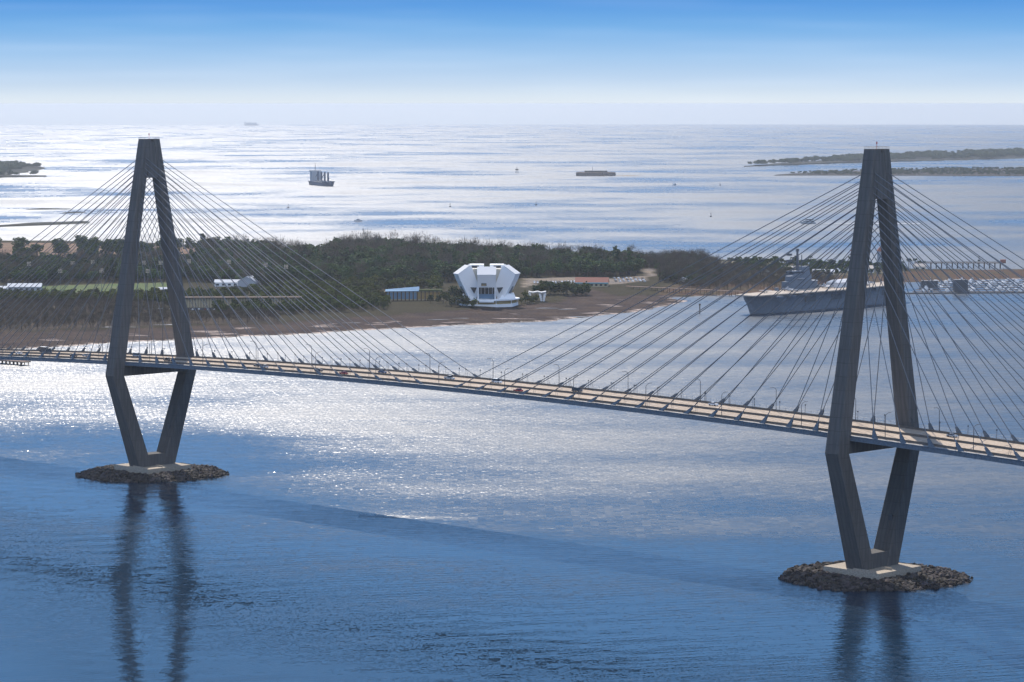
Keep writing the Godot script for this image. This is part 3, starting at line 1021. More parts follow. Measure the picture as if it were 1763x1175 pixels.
func vegetation() -> void:
	kinds = tree_kinds()
	rng.seed = 123
	# the big wood behind the museum: mostly evergreen, some bare trees among it
	var deep := {"oak": [], "pine": [], "bare": []}
	for s in scatter(WOOD, 10.6, 1.15, 1.75):
		var n := soil.get_noise_2d(s[0] * 0.7, s[1] * 0.7) + rng.randf_range(-0.35, 0.35)
		var far := clampf((-s[1] - 3250.0) / 300.0, 0, 1)
		s[2] *= lerpf(0.9, 1.12, far)
		if n + far * 0.25 > 0.36: deep.bare.append(s)
		elif n > 0.2: deep.pine.append(s)
		else: deep.oak.append(s)
	for s in scatter(WOOD_LEFT, 10.2, 0.95, 1.5):
		var n := soil.get_noise_2d(s[0] * 0.7, s[1] * 0.7) + rng.randf_range(-0.4, 0.4)
		if n > 0.28: deep.bare.append(s)
		elif n > 0.2: deep.pine.append(s)
		else: deep.oak.append(s)
	for s in scatter(WOOD_BARE, 7.0, 0.8, 1.15):
		if rng.randf() < 0.72: deep.bare.append(s)
		else: deep.oak.append(s)
	wood("oak_wood", "oak", deep.oak, M.leaf_oak, "dense dark evergreen oak wood covering the point behind the white museum")
	wood("pine_wood", "pine", deep.pine, M.leaf_pine, "taller pines standing through the dark wood behind the white museum")
	wood("bare_wood", "bare", deep.bare, M.twigs, "leafless grey-brown winter trees through the back of the wood")
	var low := scatter(BRUSH, 6.0, 0.28, 0.6)
	wood("brush_thicket", "bare", low, M.twigs, "low brown leafless scrub behind the marsh left of the far tower")
	wood("marsh_scrub", "bare", scatter(SCRUB_EAST, 6.5, 0.3, 0.75), M.twigs, "low brown scrub along the marsh behind the walkway and the carrier's bow")
	var mix := scatter(GROVE, 7.4, 0.8, 1.25)
	wood("olive_grove", "young", mix, M.leaf_olive, "band of dull green trees between the playing field and the scrub")
	var east := []
	for s in scatter(RESORT, 12.0, 0.4, 0.75): east.append(s)
	wood("resort_greenery", "oak", east, M.leaf_oak, "dark evergreen trees between the white tents behind the aircraft carrier")

	# trees one can pick out, nearest first
	var planted := scatter(PLANTED, 9.6, 0.85, 1.35)
	planted.sort_custom(func(a, b): return a[1] > b[1])
	for k in mini(planted.size(), 165):
		var s: Array = planted[k]
		var tint := rng.randi() % 3
		var big: String = "tall" if s[2] > 1.18 else ("small" if s[2] < 1.0 else "middling")
		var row: String = "at the marsh edge" if s[1] > -2690 else ("in the middle rows" if s[1] > -2800 else "in the back rows")
		var part: String = "near the long tan building" if s[0] < -240 else ("under the far tower's longest cables" if s[0] < -180 else ("beside the arcade building" if s[0] > -135 else "halfway to the arcade building"))
		plant("young", s[0], s[1], s[2], [M.leaf_olive, M.leaf_olive_dark, M.leaf_young][tint], "%s %s planted tree %s, %s" % [big, ["olive", "dark green", "bright green"][tint], row, part], "trees planted left of the museum")
	var rest := planted.slice(165)
	if rest: wood("planted_trees", "young", rest, M.leaf_olive, "farther olive-green trees planted left of the museum")
	for p in [[-690, -3700], [-655, -3560], [-662, -3690], [-628, -3640], [-600, -3520], [-590, -3600], [-571, -3640], [-560, -3610], [-548, -3650], [-536, -3600], [-522, -3620], [-510, -3650], [-498, -3600], [-486, -3640], [-520, -3530], [-470, -3610], [-455, -3640], [-440, -3580], [-640, -3800], [-570, -3780], [-510, -3760], [-450, -3740], [-428, -3690], [-470, -3540], [-590, -3700], [-545, -3720]]:
		for twin in 2:
			plant("oak", p[0] + rng.randf_range(-14, 14), p[1] + rng.randf_range(-16, 16), rng.randf_range(1.2, 1.9), M.leaf_oak, "broad dark oak standing on the tan lawn beyond the left tower", "oaks on the tan lawn")
	for p in [[-57, -2712, 1.1, "second from the left in the front row"], [-52, -2705, 1.25, "nearest the marsh"], [-47, -2716, 1.5, "in the front row close to the wing"], [-42, -2702, 1.1, "lowest, right against the terrace"], [-62, -2722, 1.3, "leftmost of the front row"], [-50, -2735, 2.0, "tallest, against the wing"], [-56, -2742, 1.9, "second tallest, just left of the tallest"], [-70, -2745, 1.2, "by the right end of the arcade building"], [-66, -2760, 1.3, "behind the others"], [-78, -2750, 1.1, "in front of the arcade building"]]:
		plant("young", p[0], p[1], p[2], M.leaf_olive_dark, "full dark green tree left of the museum, " + p[3], "trees beside the museum's left wing")
	plant("young", -35.5, -2694, 1.15, M.leaf_young, "small bright green tree in front of the museum's left wing", "")
	for p in [[15, -2755, 1.1, "second nearest the marsh"], [20, -2760, 1.0, "midway to the pavilion"], [13, -2768, 1.2, "tallest of the group"], [17, -2775, 0.9, "behind the tallest"], [23, -2770, 0.8, "smallest, in front of the pavilion"], [9, -2745, 0.9, "close against the terrace"], [24, -2780, 0.8, "under the pavilion roof"]]:
		plant("young", p[0], p[1], p[2], M.leaf_olive, "bushy green tree between museum and white pavilion, " + p[3], "trees beside the white pavilion")
	for k in 34:
		var x := lerpf(24.0, 76.0, (k % 17) / 16.0)
		plant("young", x + rng.randf_range(-2, 2), -2850.0 - (k / 17) * 14.0 - x * 0.5 + rng.randf_range(-5, 5), rng.randf_range(1.1, 1.65), [M.leaf_olive, M.leaf_olive_dark, M.leaf_oak][rng.randi() % 3], "dark green tree in the clump behind the small white pavilion", "trees behind the white pavilion")
	for p in [[282, -3330], [287, -3325], [330, -3380], [334, -3370], [352, -3390], [395, -3420], [400, -3400], [470, -3390], [474, -3380], [478, -3372], [466, -3375], [483, -3365], [460, -3380]]:
		plant("palm", p[0], p[1], rng.randf_range(1.0, 1.45), M.leaf_oak, "tall cabbage palm rising over the shore by the white tents and the pier", "palms on the east shore")
	for k in 7:
		plant("palm", -262.0 + k * 7.5 + rng.randf_range(-2, 2), -3770.0, rng.randf_range(0.8, 1.2), M.leaf_oak, "small palm on the bare far shore left of the wood", "palms on the far shore")

# ------------------------------------------------------------------ buildings on the point
# every building's own axes: x right, y up, z towards the river
func slab(st: SurfaceTool, pts: Array, a: float, half: float) -> void:
	# a wing of the museum: outline (r, y) in the plane that leaves the centre at angle a, half as thick to each side
	var out := Vector3(cos(a), 0, -sin(a))
	var side := Vector3(sin(a), 0, cos(a)) * half
	var n := pts.size()
	var f := []
	var g := []
	for p in pts:
		f.append(out * p[0] + Vector3(0, p[1], 0) + side)
		g.append(out * p[0] + Vector3(0, p[1], 0) - side)
	for k in n:
		var m := (k + 1) % n
		quad(st, f[k], g[k], g[m], f[m])
	var flat := PackedVector2Array()
	for p in pts: flat.append(Vector2(p[0], p[1]))
	var t := Geometry2D.triangulate_polygon(flat)
	for k in range(0, t.size(), 3):
		tri(st, f[t[k]], f[t[k + 1]], f[t[k + 2]])
		tri(st, g[t[k]], g[t[k + 2]], g[t[k + 1]])

func ngon(r: float, n: int, turn: float, sx := 1.0, sz := 1.0) -> PackedVector2Array:
	var out := PackedVector2Array()
	for k in n:
		var a := turn - TAU * k / n
		out.append(Vector2(cos(a) * r * sx, -sin(a) * r * sz))
	return out

func museum() -> void:
	var c := at(-24.0, -2741.0)
	var b := thing("museum", c, 0, "large white faceted museum with outward-leaning wings at the edge of the marsh", "museum")
	var st := mb()
	prism(st, ngon(30.0, 10, PI / 10 + PI / 2), -3.0, 1.7)
	build(st, "plinth", M.white_wall, b)
	st = mb()      # lowest storey, glazed, its golden light put into the glass colour
	prism(st, ngon(28.6, 10, PI / 10 + PI / 2), 1.7, 5.0)
	build(st, "ground_floor", M.gold_glass, b)
	for k in 10:
		var a := PI / 10 + PI / 2 + TAU * k / 10
		st = mb()
		tube(st, Vector3(cos(a) * 28.9, 1.7, -sin(a) * 28.9), Vector3(cos(a) * 28.9, 5.0, -sin(a) * 28.9), 0.35, 0.35, 6)
		build(st, "pillar", M.white_wall, b)
	st = mb()
	prism(st, ngon(31.5, 10, PI / 10 + PI / 2), 5.0, 6.1)
	build(st, "terrace", M.white_wall, b)
	for s in [-1, 1]:      # sloping blocks on the terrace below the side wings
		st = mb()
		hexa(st, [Vector3(s * 17.0 - 5, 6.1, 16), Vector3(s * 24.0 + 3.5, 6.1, 10), Vector3(s * 24.0 + 3.5, 6.1, -6), Vector3(s * 17.0 - 5, 6.1, -6)], [Vector3(s * 19.0 - 4, 11.0, 13), Vector3(s * 23.5 + 2.2, 10.5, 8), Vector3(s * 23.5 + 2.2, 10.5, -6), Vector3(s * 19.0 - 4, 11.0, -6)])
		build(st, "terrace_room", M.white_wall, b)
	# five wings
	var wing := [[9.0, 14.0], [17.5, 36.5], [20.0, 37.4], [31.0, 29.6], [28.8, 24.0], [19.5, 6.1], [13.5, 6.1]]
	for k in 5:
		var a := -PI / 2 + TAU * k / 5
		if k == 0:
			continue
		st = mb()
		slab(st, wing, a, 7.6)
		var w := build(st, "wing", M.white_wall, b)
		st = mb()     # pale roof sheet lying on the sloping top
		var out := Vector3(cos(a), 0, -sin(a))
		var side := Vector3(sin(a), 0, cos(a)) * 7.9
		var hi := out * 19.6 + Vector3(0, 37.75, 0)
		var lo := out * 31.3 + Vector3(0, 29.8, 0)
		hexa(st, [lo + side - Vector3(0, 0.35, 0), lo - side - Vector3(0, 0.35, 0), hi - side - Vector3(0, 0.35, 0), hi + side - Vector3(0, 0.35, 0)], [lo + side, lo - side, hi - side, hi + side])
		build(st, "roof", M.white_roof, w)
	# the wing that faces the river stands on two legs with a tall glazed portal between them
	st = mb()
	hexa(st, [Vector3(-8.7, 17.6, 25.6), Vector3(8.7, 17.6, 25.6), Vector3(8.7, 17.6, 9), Vector3(-8.7, 17.6, 9)], [Vector3(-8.7, 29.0, 30.0), Vector3(8.7, 29.0, 30.0), Vector3(8.7, 29.0, 9), Vector3(-8.7, 29.0, 9)])
	hexa(st, ring4(-8.7, 8.7, 29.0, 9, 30.0), [Vector3(-8.7, 29.6, 30.0), Vector3(8.7, 29.6, 30.0), Vector3(8.7, 36.4, 16), Vector3(-8.7, 36.4, 16)])
	for s in [-1, 1]:
		hexa(st, [Vector3(s * 8.05 - 0.65, 6.1, 21.2), Vector3(s * 8.05 + 0.65, 6.1, 21.2), Vector3(s * 8.05 + 0.65, 6.1, 11), Vector3(s * 8.05 - 0.65, 6.1, 11)], [Vector3(s * 8.05 - 0.65, 17.6, 25.6), Vector3(s * 8.05 + 0.65, 17.6, 25.6), Vector3(s * 8.05 + 0.65, 17.6, 9), Vector3(s * 8.05 - 0.65, 17.6, 9)])
	var front := build(st, "wing", M.white_wall, b)
	st = mb()
	hexa(st, [Vector3(-9.0, 29.5, 30.3), Vector3(9.0, 29.5, 30.3), Vector3(9.0, 36.4, 15.9), Vector3(-9.0, 36.4, 15.9)], [Vector3(-9.0, 29.95, 30.3), Vector3(9.0, 29.95, 30.3), Vector3(9.0, 36.85, 15.9), Vector3(-9.0, 36.85, 15.9)])
	build(st, "roof", M.white_roof, front)
	st = mb()
	box(st, Vector3(-2.6, 20.8, 26.4), Vector3(5.0, 3.2, 1.6))
	build(st, "window", M.dark_glass, front)
	st = mb()
	box(st, Vector3(-2.6, 19.9, 27.0), Vector3(4.0, 1.0, 0.7))
	build(st, "window_sill", M.gold_glass, front)
	st = mb()      # portal: glass wall set back, floor slab across it
	box(st, Vector3(0, 11.9, 13.0), Vector3(14.6, 11.3, 0.4))
	build(st, "glass_wall", M.dark_glass, b)
	st = mb()
	box(st, Vector3(0, 8.4, 14.6), Vector3(14.4, 4.4, 0.5))
	build(st, "glass_balustrade", M.blue_glass, b)
	for k in 4:
		st = mb()
		box(st, Vector3(-5.4 + k * 3.6, 13.6, 13.6), Vector3(0.35, 7.8, 0.4))
		build(st, "mullion", M.white_wall, b)
	st = mb()
	box(st, Vector3(0, 4.4, 29.6), Vector3(14.0, 1.2, 3.0))
	build(st, "porch_beam", M.white_wall, b)
	st = mb()      # the core between the wings, a ten-sided drum that widens upwards
	prism(st, ngon(10.0, 10, PI / 10 + PI / 2), 14.5, 34.5, 1.68)
	build(st, "core", M.cream_wall, b)
	for s in [-1, 1]:      # roof boxes with louvred backs
		st = mb()
		box(st, Vector3(s * 9.6, 36.2, -6.0), Vector3(13.6, 3.6, 12.0))
		var rb := build(st, "roof_box", M.white_wall, b)
		st = mb()
		box(st, Vector3(s * 10.5 - 0.6, 35.8, 0.05), Vector3(7.0, 2.2, 0.5))
		build(st, "louvre", M.dark_glass, rb)
		st = mb()      # three-cornered windows between core and side wings
		var p := [Vector3(s * 9.4, 17.0, 17.5), Vector3(s * 15.6, 17.2, 17.0), Vector3(s * 11.8, 11.0, 17.2)]
		var q: Array = p.map(func(v): return v - Vector3(0, 0, 1.2))
		if s > 0:
			tri(st, p[0], p[1], p[2])
		else:
			tri(st, p[0], p[2], p[1])
		for k in 3: quad(st, p[k], q[k], q[(k + 1) % 3], p[(k + 1) % 3])
		build(st, "window", M.dark_glass, b)
		st = mb()      # grey side windows low in the outer wings
		hexa(st, [Vector3(s * 21.2 - 1.6, 9.5, 8.2), Vector3(s * 21.2 + 1.6, 9.5, 6.5), Vector3(s * 21.2 + 1.6, 9.5, 5.5), Vector3(s * 21.2 - 1.6, 9.5, 5.5)], [Vector3(s * 24.0 - 1.8, 17.5, 8.6), Vector3(s * 24.0 + 1.8, 17.5, 7.2), Vector3(s * 24.0 + 1.8, 17.5, 5.5), Vector3(s * 24.0 - 1.8, 17.5, 5.5)])
		build(st, "side_window", M.grey_glass, b)

func pavilion() -> void:
	var b := thing("pavilion", at(24.6, -2790.0), 0, "small white open pavilion with a wavy flat roof right of the museum", "pavilion")
	var st := mb()
	for k in 8:
		var x0 := -8.5 + k * 2.125
		var x1 := x0 + 2.125
		var y0 := 9.2 + 0.45 * cos(x0 * 0.75)
		var y1 := 9.2 + 0.45 * cos(x1 * 0.75)
		hexa(st, [Vector3(x0, y0 - 1.1, 5), Vector3(x1, y1 - 1.1, 5), Vector3(x1, y1 - 1.1, -5), Vector3(x0, y0 - 1.1, -5)], [Vector3(x0, y0, 5.4), Vector3(x1, y1, 5.4), Vector3(x1, y1, -5.4), Vector3(x0, y0, -5.4)])
	build(st, "roof", M.white_roof, b)
	for p in [[-7.2, -6.4, -1.8], [2.6, 4.0, 1.4], [7.6, 6.2, -1.6]]:
		st = mb()
		hexa(st, ring4(p[1] - 0.7, p[1] + 0.9, -0.5, -3.5, 3.5), ring4(p[0] - 1.5, p[0] + 1.0, 8.3, -4.0, 4.0))
		build(st, "pier", M.white_wall, b)
	st = mb()
	hexa(st, ring4(3.6, 6.6, -0.5, -3.0, -2.2), ring4(2.6, 7.4, 8.3, -3.0, -2.2))
	build(st, "back_wall", M.white_wall, b)

func arcade() -> void:
	# long low building with a sloping glass roof behind a row of posts
	var b := thing("arcade_building", at(-96.0, -2790.0), 0.05, "low building with brown posts and a pale blue sloping glass roof left of the museum", "building")
	var st := mb()
	box(st, Vector3(0, 4.2, -5), Vector3(56, 9.4, 8))
	build(st, "wall", M.tan_wall, b)
	st = mb()
	hexa(st, ring4(-27, 6, 8.9, -9, 0.6), [Vector3(-27, 9.2, 0.6), Vector3(6, 9.6, 0.6), Vector3(6, 13.2, -9), Vector3(-27, 10.6, -9)])
	build(st, "glass_roof", M.blue_glass, b)
	st = mb()
	box(st, Vector3(17, 10.0, -4), Vector3(23, 1.6, 10))
	build(st, "green_roof", M.moss, b)
	for k in 15:
		st = mb()
		box(st, Vector3(-27.0 + k * 3.85, 4.4, 0.8), Vector3(0.9, 9.0, 0.9))
		build(st, "post", M.brown_wood, b)
	for k in 14:
		st = mb()
		box(st, Vector3(-25.1 + k * 3.85, 4.8, -0.75), Vector3(2.6, 6.6, 0.3))
		build(st, "pane", M.blue_glass if k < 8 else M.gold_glass, b)
	st = mb()
	box(st, Vector3(0, -0.3, 1.5), Vector3(60, 0.9, 5))
	build(st, "base", M.brown_wood, b)

func long_building() -> void:
	var b := thing("long_building", at(-254.0, -2665.0), 0.03, "long low tan building with upright ribs behind the right leg of the far tower", "building")
	var st := mb()
	box(st, Vector3(0, 6.5, -8), Vector3(104, 9.0, 14))
	build(st, "wall", M.tan_wall, b)
	st = mb()
	box(st, Vector3(2, 11.35, -7.5), Vector3(112, 0.7, 18))
	build(st, "roof", M.brown_wood, b)
	st = mb()
	box(st, Vector3(0, 1.2, -7), Vector3(104, 2.4, 12))
	build(st, "base", M.dark_steel, b)
	for k in 40:
		st = mb()
		box(st, Vector3(-50.5 + k * 2.59, 6.5, -0.75), Vector3(0.55, 8.8, 0.5))
		build(st, "rib", M.tan_dark, b)
	st = mb()
	box(st, Vector3(-55.5, 6.0, -5), Vector3(7, 13, 10))
	build(st, "stair_block", M.white_wall, b)

func gable_house(called: String, x: float, z: float, turn: float, l: float, w: float, eave: float, ridge: float, wall: Material, roof: Material, label: String, cat := "building", group := "", bays := 0) -> Node3D:
	var b := thing(called, at(x, z), turn, label, cat, group)
	var st := mb()
	box(st, Vector3(0, eave / 2 - 0.4, 0), Vector3(l, eave + 0.8, w))
	for s in [-1, 1]:
		var p := [Vector3(s * l / 2, eave, w / 2), Vector3(s * l / 2, ridge, 0), Vector3(s * l / 2, eave, -w / 2)]
		if s > 0: p.reverse()
		tri(st, p[0], p[1], p[2])
	build(st, "wall", wall, b)
	st = mb()
	for s in [-1, 1]:
		var a := [Vector3(-l / 2 - 0.6, eave - 0.2, s * (w / 2 + 0.6)), Vector3(l / 2 + 0.6, eave - 0.2, s * (w / 2 + 0.6)), Vector3(l / 2 + 0.6, ridge + 0.1, 0), Vector3(-l / 2 - 0.6, ridge + 0.1, 0)]
		if s < 0: a.reverse()
		var up: Array = a.map(func(v): return v + Vector3(0, 0.35, 0))
		quad(st, up[3], up[2], up[1], up[0])
		quad(st, a[0], a[1], a[2], a[3])
		for k in 4: quad(st, a[k], up[k], up[(k + 1) % 4], a[(k + 1) % 4])
	build(st, "roof", roof, b)
	for k in bays:
		st = mb()
		box(st, Vector3(-l / 2 + (k + 0.5) * l / bays, eave * 0.45, w / 2 + 0.02), Vector3(l / bays * 0.5, eave * 0.45, 0.2))
		build(st, "window", M.dark_glass, b)
	return b

func tent(x: float, z: float, w: float, h: float, label: String) -> void:
	var b := thing("tent", at(x, z), 0.2, label, "tent", "white tents behind the carrier")
	var st := mb()
	for k in 4:
		var a := TAU * k / 4 + PI / 4
		tube(st, Vector3(cos(a) * w * 0.66, -0.3, sin(a) * w * 0.66), Vector3(cos(a) * w * 0.66, h * 0.45, sin(a) * w * 0.66), 0.15, 0.15, 5)
	build(st, "poles", M.white_wall, b)
	st = mb()
	var lo := []
	for k in 4:
		var a := TAU * k / 4 + PI / 4
		lo.append(Vector3(cos(a) * w * 0.72, h * 0.45, sin(a) * w * 0.72))
	for k in 4:
		var p: Vector3 = lo[k]
		var q: Vector3 = lo[(k + 1) % 4]
		var mp := p.lerp(Vector3(0, h, 0), 0.55) - Vector3(0, h * 0.10, 0)
		var mq := q.lerp(Vector3(0, h, 0), 0.55) - Vector3(0, h * 0.10, 0)
		quad(st, p, q, mq, mp)
		tri(st, mp, mq, Vector3(0, h, 0))
		quad(st, q, p, p - Vector3(0, h * 0.14, 0), q - Vector3(0, h * 0.14, 0))
	build(st, "canopy", M.white_roof, b)

func other_buildings() -> void:
	gable_house("shed", -296.0, -3012.0, 0.0, 31, 12, 4.0, 6.5, M.white_wall, M.white_roof, "long low shed with a bright white roof behind the planted trees", "shed", "", 5)
	gable_house("barn", -275.0, -3004.0, 1.35, 18, 19, 5.5, 10.5, M.grey_wall, M.grey_roof, "grey gabled barn at the right end of the white-roofed shed", "barn", "", 3)
	gable_house("clubhouse", -499.0, -2940.0, 0.05, 34, 14, 4.0, 7.0, M.grey_wall, M.white_roof, "white-roofed clubhouse at the left end of the green playing field", "building", "", 6)
	gable_house("club_store", -522.0, -2930.0, 0.0, 15, 10, 3.0, 5.0, M.grey_wall, M.white_roof, "small white-roofed store left of the clubhouse at the picture's edge", "building", "", 2)
	gable_house("field_shelter", -352.0, -2926.0, 0.1, 16, 7, 2.8, 4.4, M.tan_wall, M.white_roof, "low white shelter beside the playing field right of the far tower's left leg", "shelter", "", 3)
	var v := gable_house("visitor_centre", 84.0, -3010.0, -0.08, 34, 17, 4.2, 9.0, M.tan_wall, M.red_roof, "visitor centre with a wide brick-red roof and a turquoise band", "building", "", 7)
	var st := mb()
	box(st, Vector3(0, 4.0, 9.3), Vector3(34.5, 0.9, 0.4))
	build(st, "turquoise_band", M.turquoise, v)
	var k := 0
	for p in [[283, -3215, 10, 8.5, "tall peaked white tent left of the carrier's mast"], [274, -3218, 8, 5.0, "low white tent left of the tall peaked one"], [382, -3250, 11, 8.0, "large peaked white tent right of the carrier's island"], [369, -3252, 9, 5.5, "low white marquee left of the large tent right of the carrier's island"], [340, -3300, 8, 5.0, "small white tent directly behind the carrier's mast"], [316, -3240, 8, 4.5, "low cream tent between the peaked white tent and the carrier's mast"]]:
		tent(p[0], p[1], p[2], p[3], p[4])
	gable_house("resort_cottage", 318.0, -3275.0, 0.1, 22, 9, 3.5, 6.5, M.cream_wall, M.cream_roof, "cream cottage among the trees behind the carrier's bow", "house", "", 4)
	gable_house("resort_cottage", 350.0, -3225.0, -0.1, 24, 9, 3.2, 5.5, M.cream_wall, M.white_roof, "long pale cottage just left of the carrier's island", "house", "", 4)
	gable_house("resort_cottage", 401.0, -3265.0, 0.05, 20, 10, 4.5, 7.5, M.white_wall, M.cream_roof, "white cottage just left of the near tower behind the carrier", "house", "", 4)
	gable_house("shore_house", 250.0, -3390.0, 0.0, 20, 8, 3, 5, M.cream_wall, M.tan_wall, "small pale house on the ridge at the right end of the wood", "house", "", 3)
	gable_house("marsh_hut", 187.0, -3080.0, 0.3, 9, 7, 3, 5, M.cream_wall, M.white_roof, "small white hut alone in the brown trees left of the tents", "hut", "", 1)
	gable_house("beach_house", 475.0, -3345.0, 0.0, 14, 8, 4, 7, M.cream_wall, M.cream_roof, "cream beach house by the palms right of the near tower", "house", "", 2)
	# twin hotel blocks with red roofs
	for p in [[412.0, -3420.0, 15.0, "grey hotel block with a red roof left of the near tower"], [446.0, -3420.0, 20.0, "grey hotel block with a red roof seen between the near tower's legs"]]:
		var b := thing("hotel_block", at(p[0], p[1]), 0.1, p[3], "hotel", "red-roofed hotel blocks")
		st = mb()
		box(st, Vector3(0, 9.5, 0), Vector3(p[2], 21.0, 12))
		build(st, "wall", M.grey_wall, b)
		st = mb()
		hexa(st, ring4(-p[2] / 2 - 1, p[2] / 2 + 1, 20.0, -7, 7), ring4(-p[2] / 2 + 2, p[2] / 2 - 2, 25.0, -3, 3))
		build(st, "roof", M.red_roof, b)
		for r in 5:
			for q in 4:
				st = mb()
				box(st, Vector3(-p[2] / 2 + (q + 0.5) * p[2] / 4, 3.0 + r * 3.5, 6.02), Vector3(1.8, 1.7, 0.2))
				build(st, "window", M.dark_glass, b)
	# floodlight masts round the playing field
	var proto: Node3D = null
	var spots := [[-515, -3060, "at the picture's left edge"], [-470, -3070, "second from the left"], [-452, -3095, "third from the left"], [-396, -3090, "just left of the far tower"], [-377, -3080, "tallest, behind the far tower's left leg"], [-350, -3110, "between the far tower's legs"], [-306, -3100, "just right of the far tower"], [-262, -3050, "above the white-roofed shed"], [-237, -3010, "right of the grey barn"], [-420, -2935, "at the near edge of the green field"], [-372, -2930, "at the near right corner of the green field"], [-462, -2935, "at the near left corner of the green field"]]
	for s in spots:
		var lab: String = "slim floodlight mast by the playing field, " + s[2]
		if proto:
			copy_of(proto, at(s[0], s[1]), 0, lab)
			continue
		proto = thing("floodlight_mast", at(s[0], s[1]), 0, lab, "floodlight", "floodlight masts round the playing field")
		proto.set_meta("base_name", "floodlight_mast")
		st = mb()
		tube(st, Vector3(0, -0.5, 0), Vector3(0, 22, 0), 0.28, 0.16, 6)
		build(st, "pole", M.cable, proto)
		for r in 3:
			st = mb()
			box(st, Vector3(0, 19.0 + r * 1.5, 0.2), Vector3(4.2, 0.2, 0.2))
			build(st, "crossarm", M.cable, proto)
			for q in 3:
				st = mb()
				hexa(st, ring4(-1.7 + q * 1.5, -0.8 + q * 1.5, 19.0 + r * 1.5, -0.1, 0.5), ring4(-1.8 + q * 1.5, -0.7 + q * 1.5, 19.8 + r * 1.5, -0.2, 0.7))
				build(st, "floodlight", M.cream_roof, proto)

func boardwalk() -> void:
	# timber walkway from the visitor centre out to the carrier's bow
	var a := Vector2(118.0, -2965.0)
	var b := Vector2(232.0, -2880.0)
	var o := thing("boardwalk", on_ground(a.x, a.y), 0, "long timber walkway on piles running out to the carrier's bow", "pier")
	var n := 19
	var d := (b - a) / n
	var nor := Vector2(-d.y, d.x).normalized() * 2.6
	for k in n:
		var p := a + d * k - a
		var q := p + d
		var st := mb()
		var y := 5.6
		hexa(st, [Vector3(p.x - nor.x, y - 0.7, p.y - nor.y), Vector3(p.x + nor.x, y - 0.7, p.y + nor.y), Vector3(q.x + nor.x, y - 0.7, q.y + nor.y), Vector3(q.x - nor.x, y - 0.7, q.y - nor.y)], [Vector3(p.x - nor.x, y, p.y - nor.y), Vector3(p.x + nor.x, y, p.y + nor.y), Vector3(q.x + nor.x, y, q.y + nor.y), Vector3(q.x - nor.x, y, q.y - nor.y)])
		build(st, "deck_panel", M.pier_wood, o)
		st = mb()
		for s in [-1, 1]:
			tube(st, Vector3(q.x + nor.x * s * 0.8, -3, q.y + nor.y * s * 0.8), Vector3(q.x + nor.x * s * 0.8, y - 0.6, q.y + nor.y * s * 0.8), 0.3, 0.3, 5)
		build(st, "pile_bent", M.brown_wood, o)
		st = mb()
		for s in [-1, 1]:
			tube(st, Vector3(p.x + nor.x * s, y + 1.1, p.y + nor.y * s), Vector3(q.x + nor.x * s, y + 1.1, q.y + nor.y * s), 0.08, 0.08, 4)
			tube(st, Vector3(p.x + nor.x * s, y, p.y + nor.y * s), Vector3(p.x + nor.x * s, y + 1.1, p.y + nor.y * s), 0.06, 0.06, 4)
		build(st, "railing", M.brown_wood, o)

func fishing_pier() -> void:
	var o := thing("fishing_pier", on_ground(476.0, -3392.0), 0, "long straight pier on piles at the far right beyond the marsh", "pier")
	for k in 17:
		var x := k * 6.3
		var st := mb()
		box(st, Vector3(x + 3.1, 6.0, 0), Vector3(6.25, 0.8, 5))
		build(st, "deck_panel", M.brown_wood, o)
		st = mb()
		for z in [-2.0, 2.0]: tube(st, Vector3(x, -3, z), Vector3(x, 5.6, z), 0.4, 0.4, 5)
		build(st, "pile_bent", M.brown_wood, o)
	var st := mb()
	for z in [-2.4, 2.4]:
		tube(st, Vector3(0, 7.4, z), Vector3(107, 7.4, z), 0.1, 0.1, 4)
		for k in 36: tube(st, Vector3(k * 3.05, 6.3, z), Vector3(k * 3.05, 7.4, z), 0.07, 0.07, 4)
	build(st, "railing", M.brown_wood, o)
	st = mb()
	box(st, Vector3(104, 8.2, 0), Vector3(6, 3.6, 5))
	build(st, "shelter", M.red_roof, o)

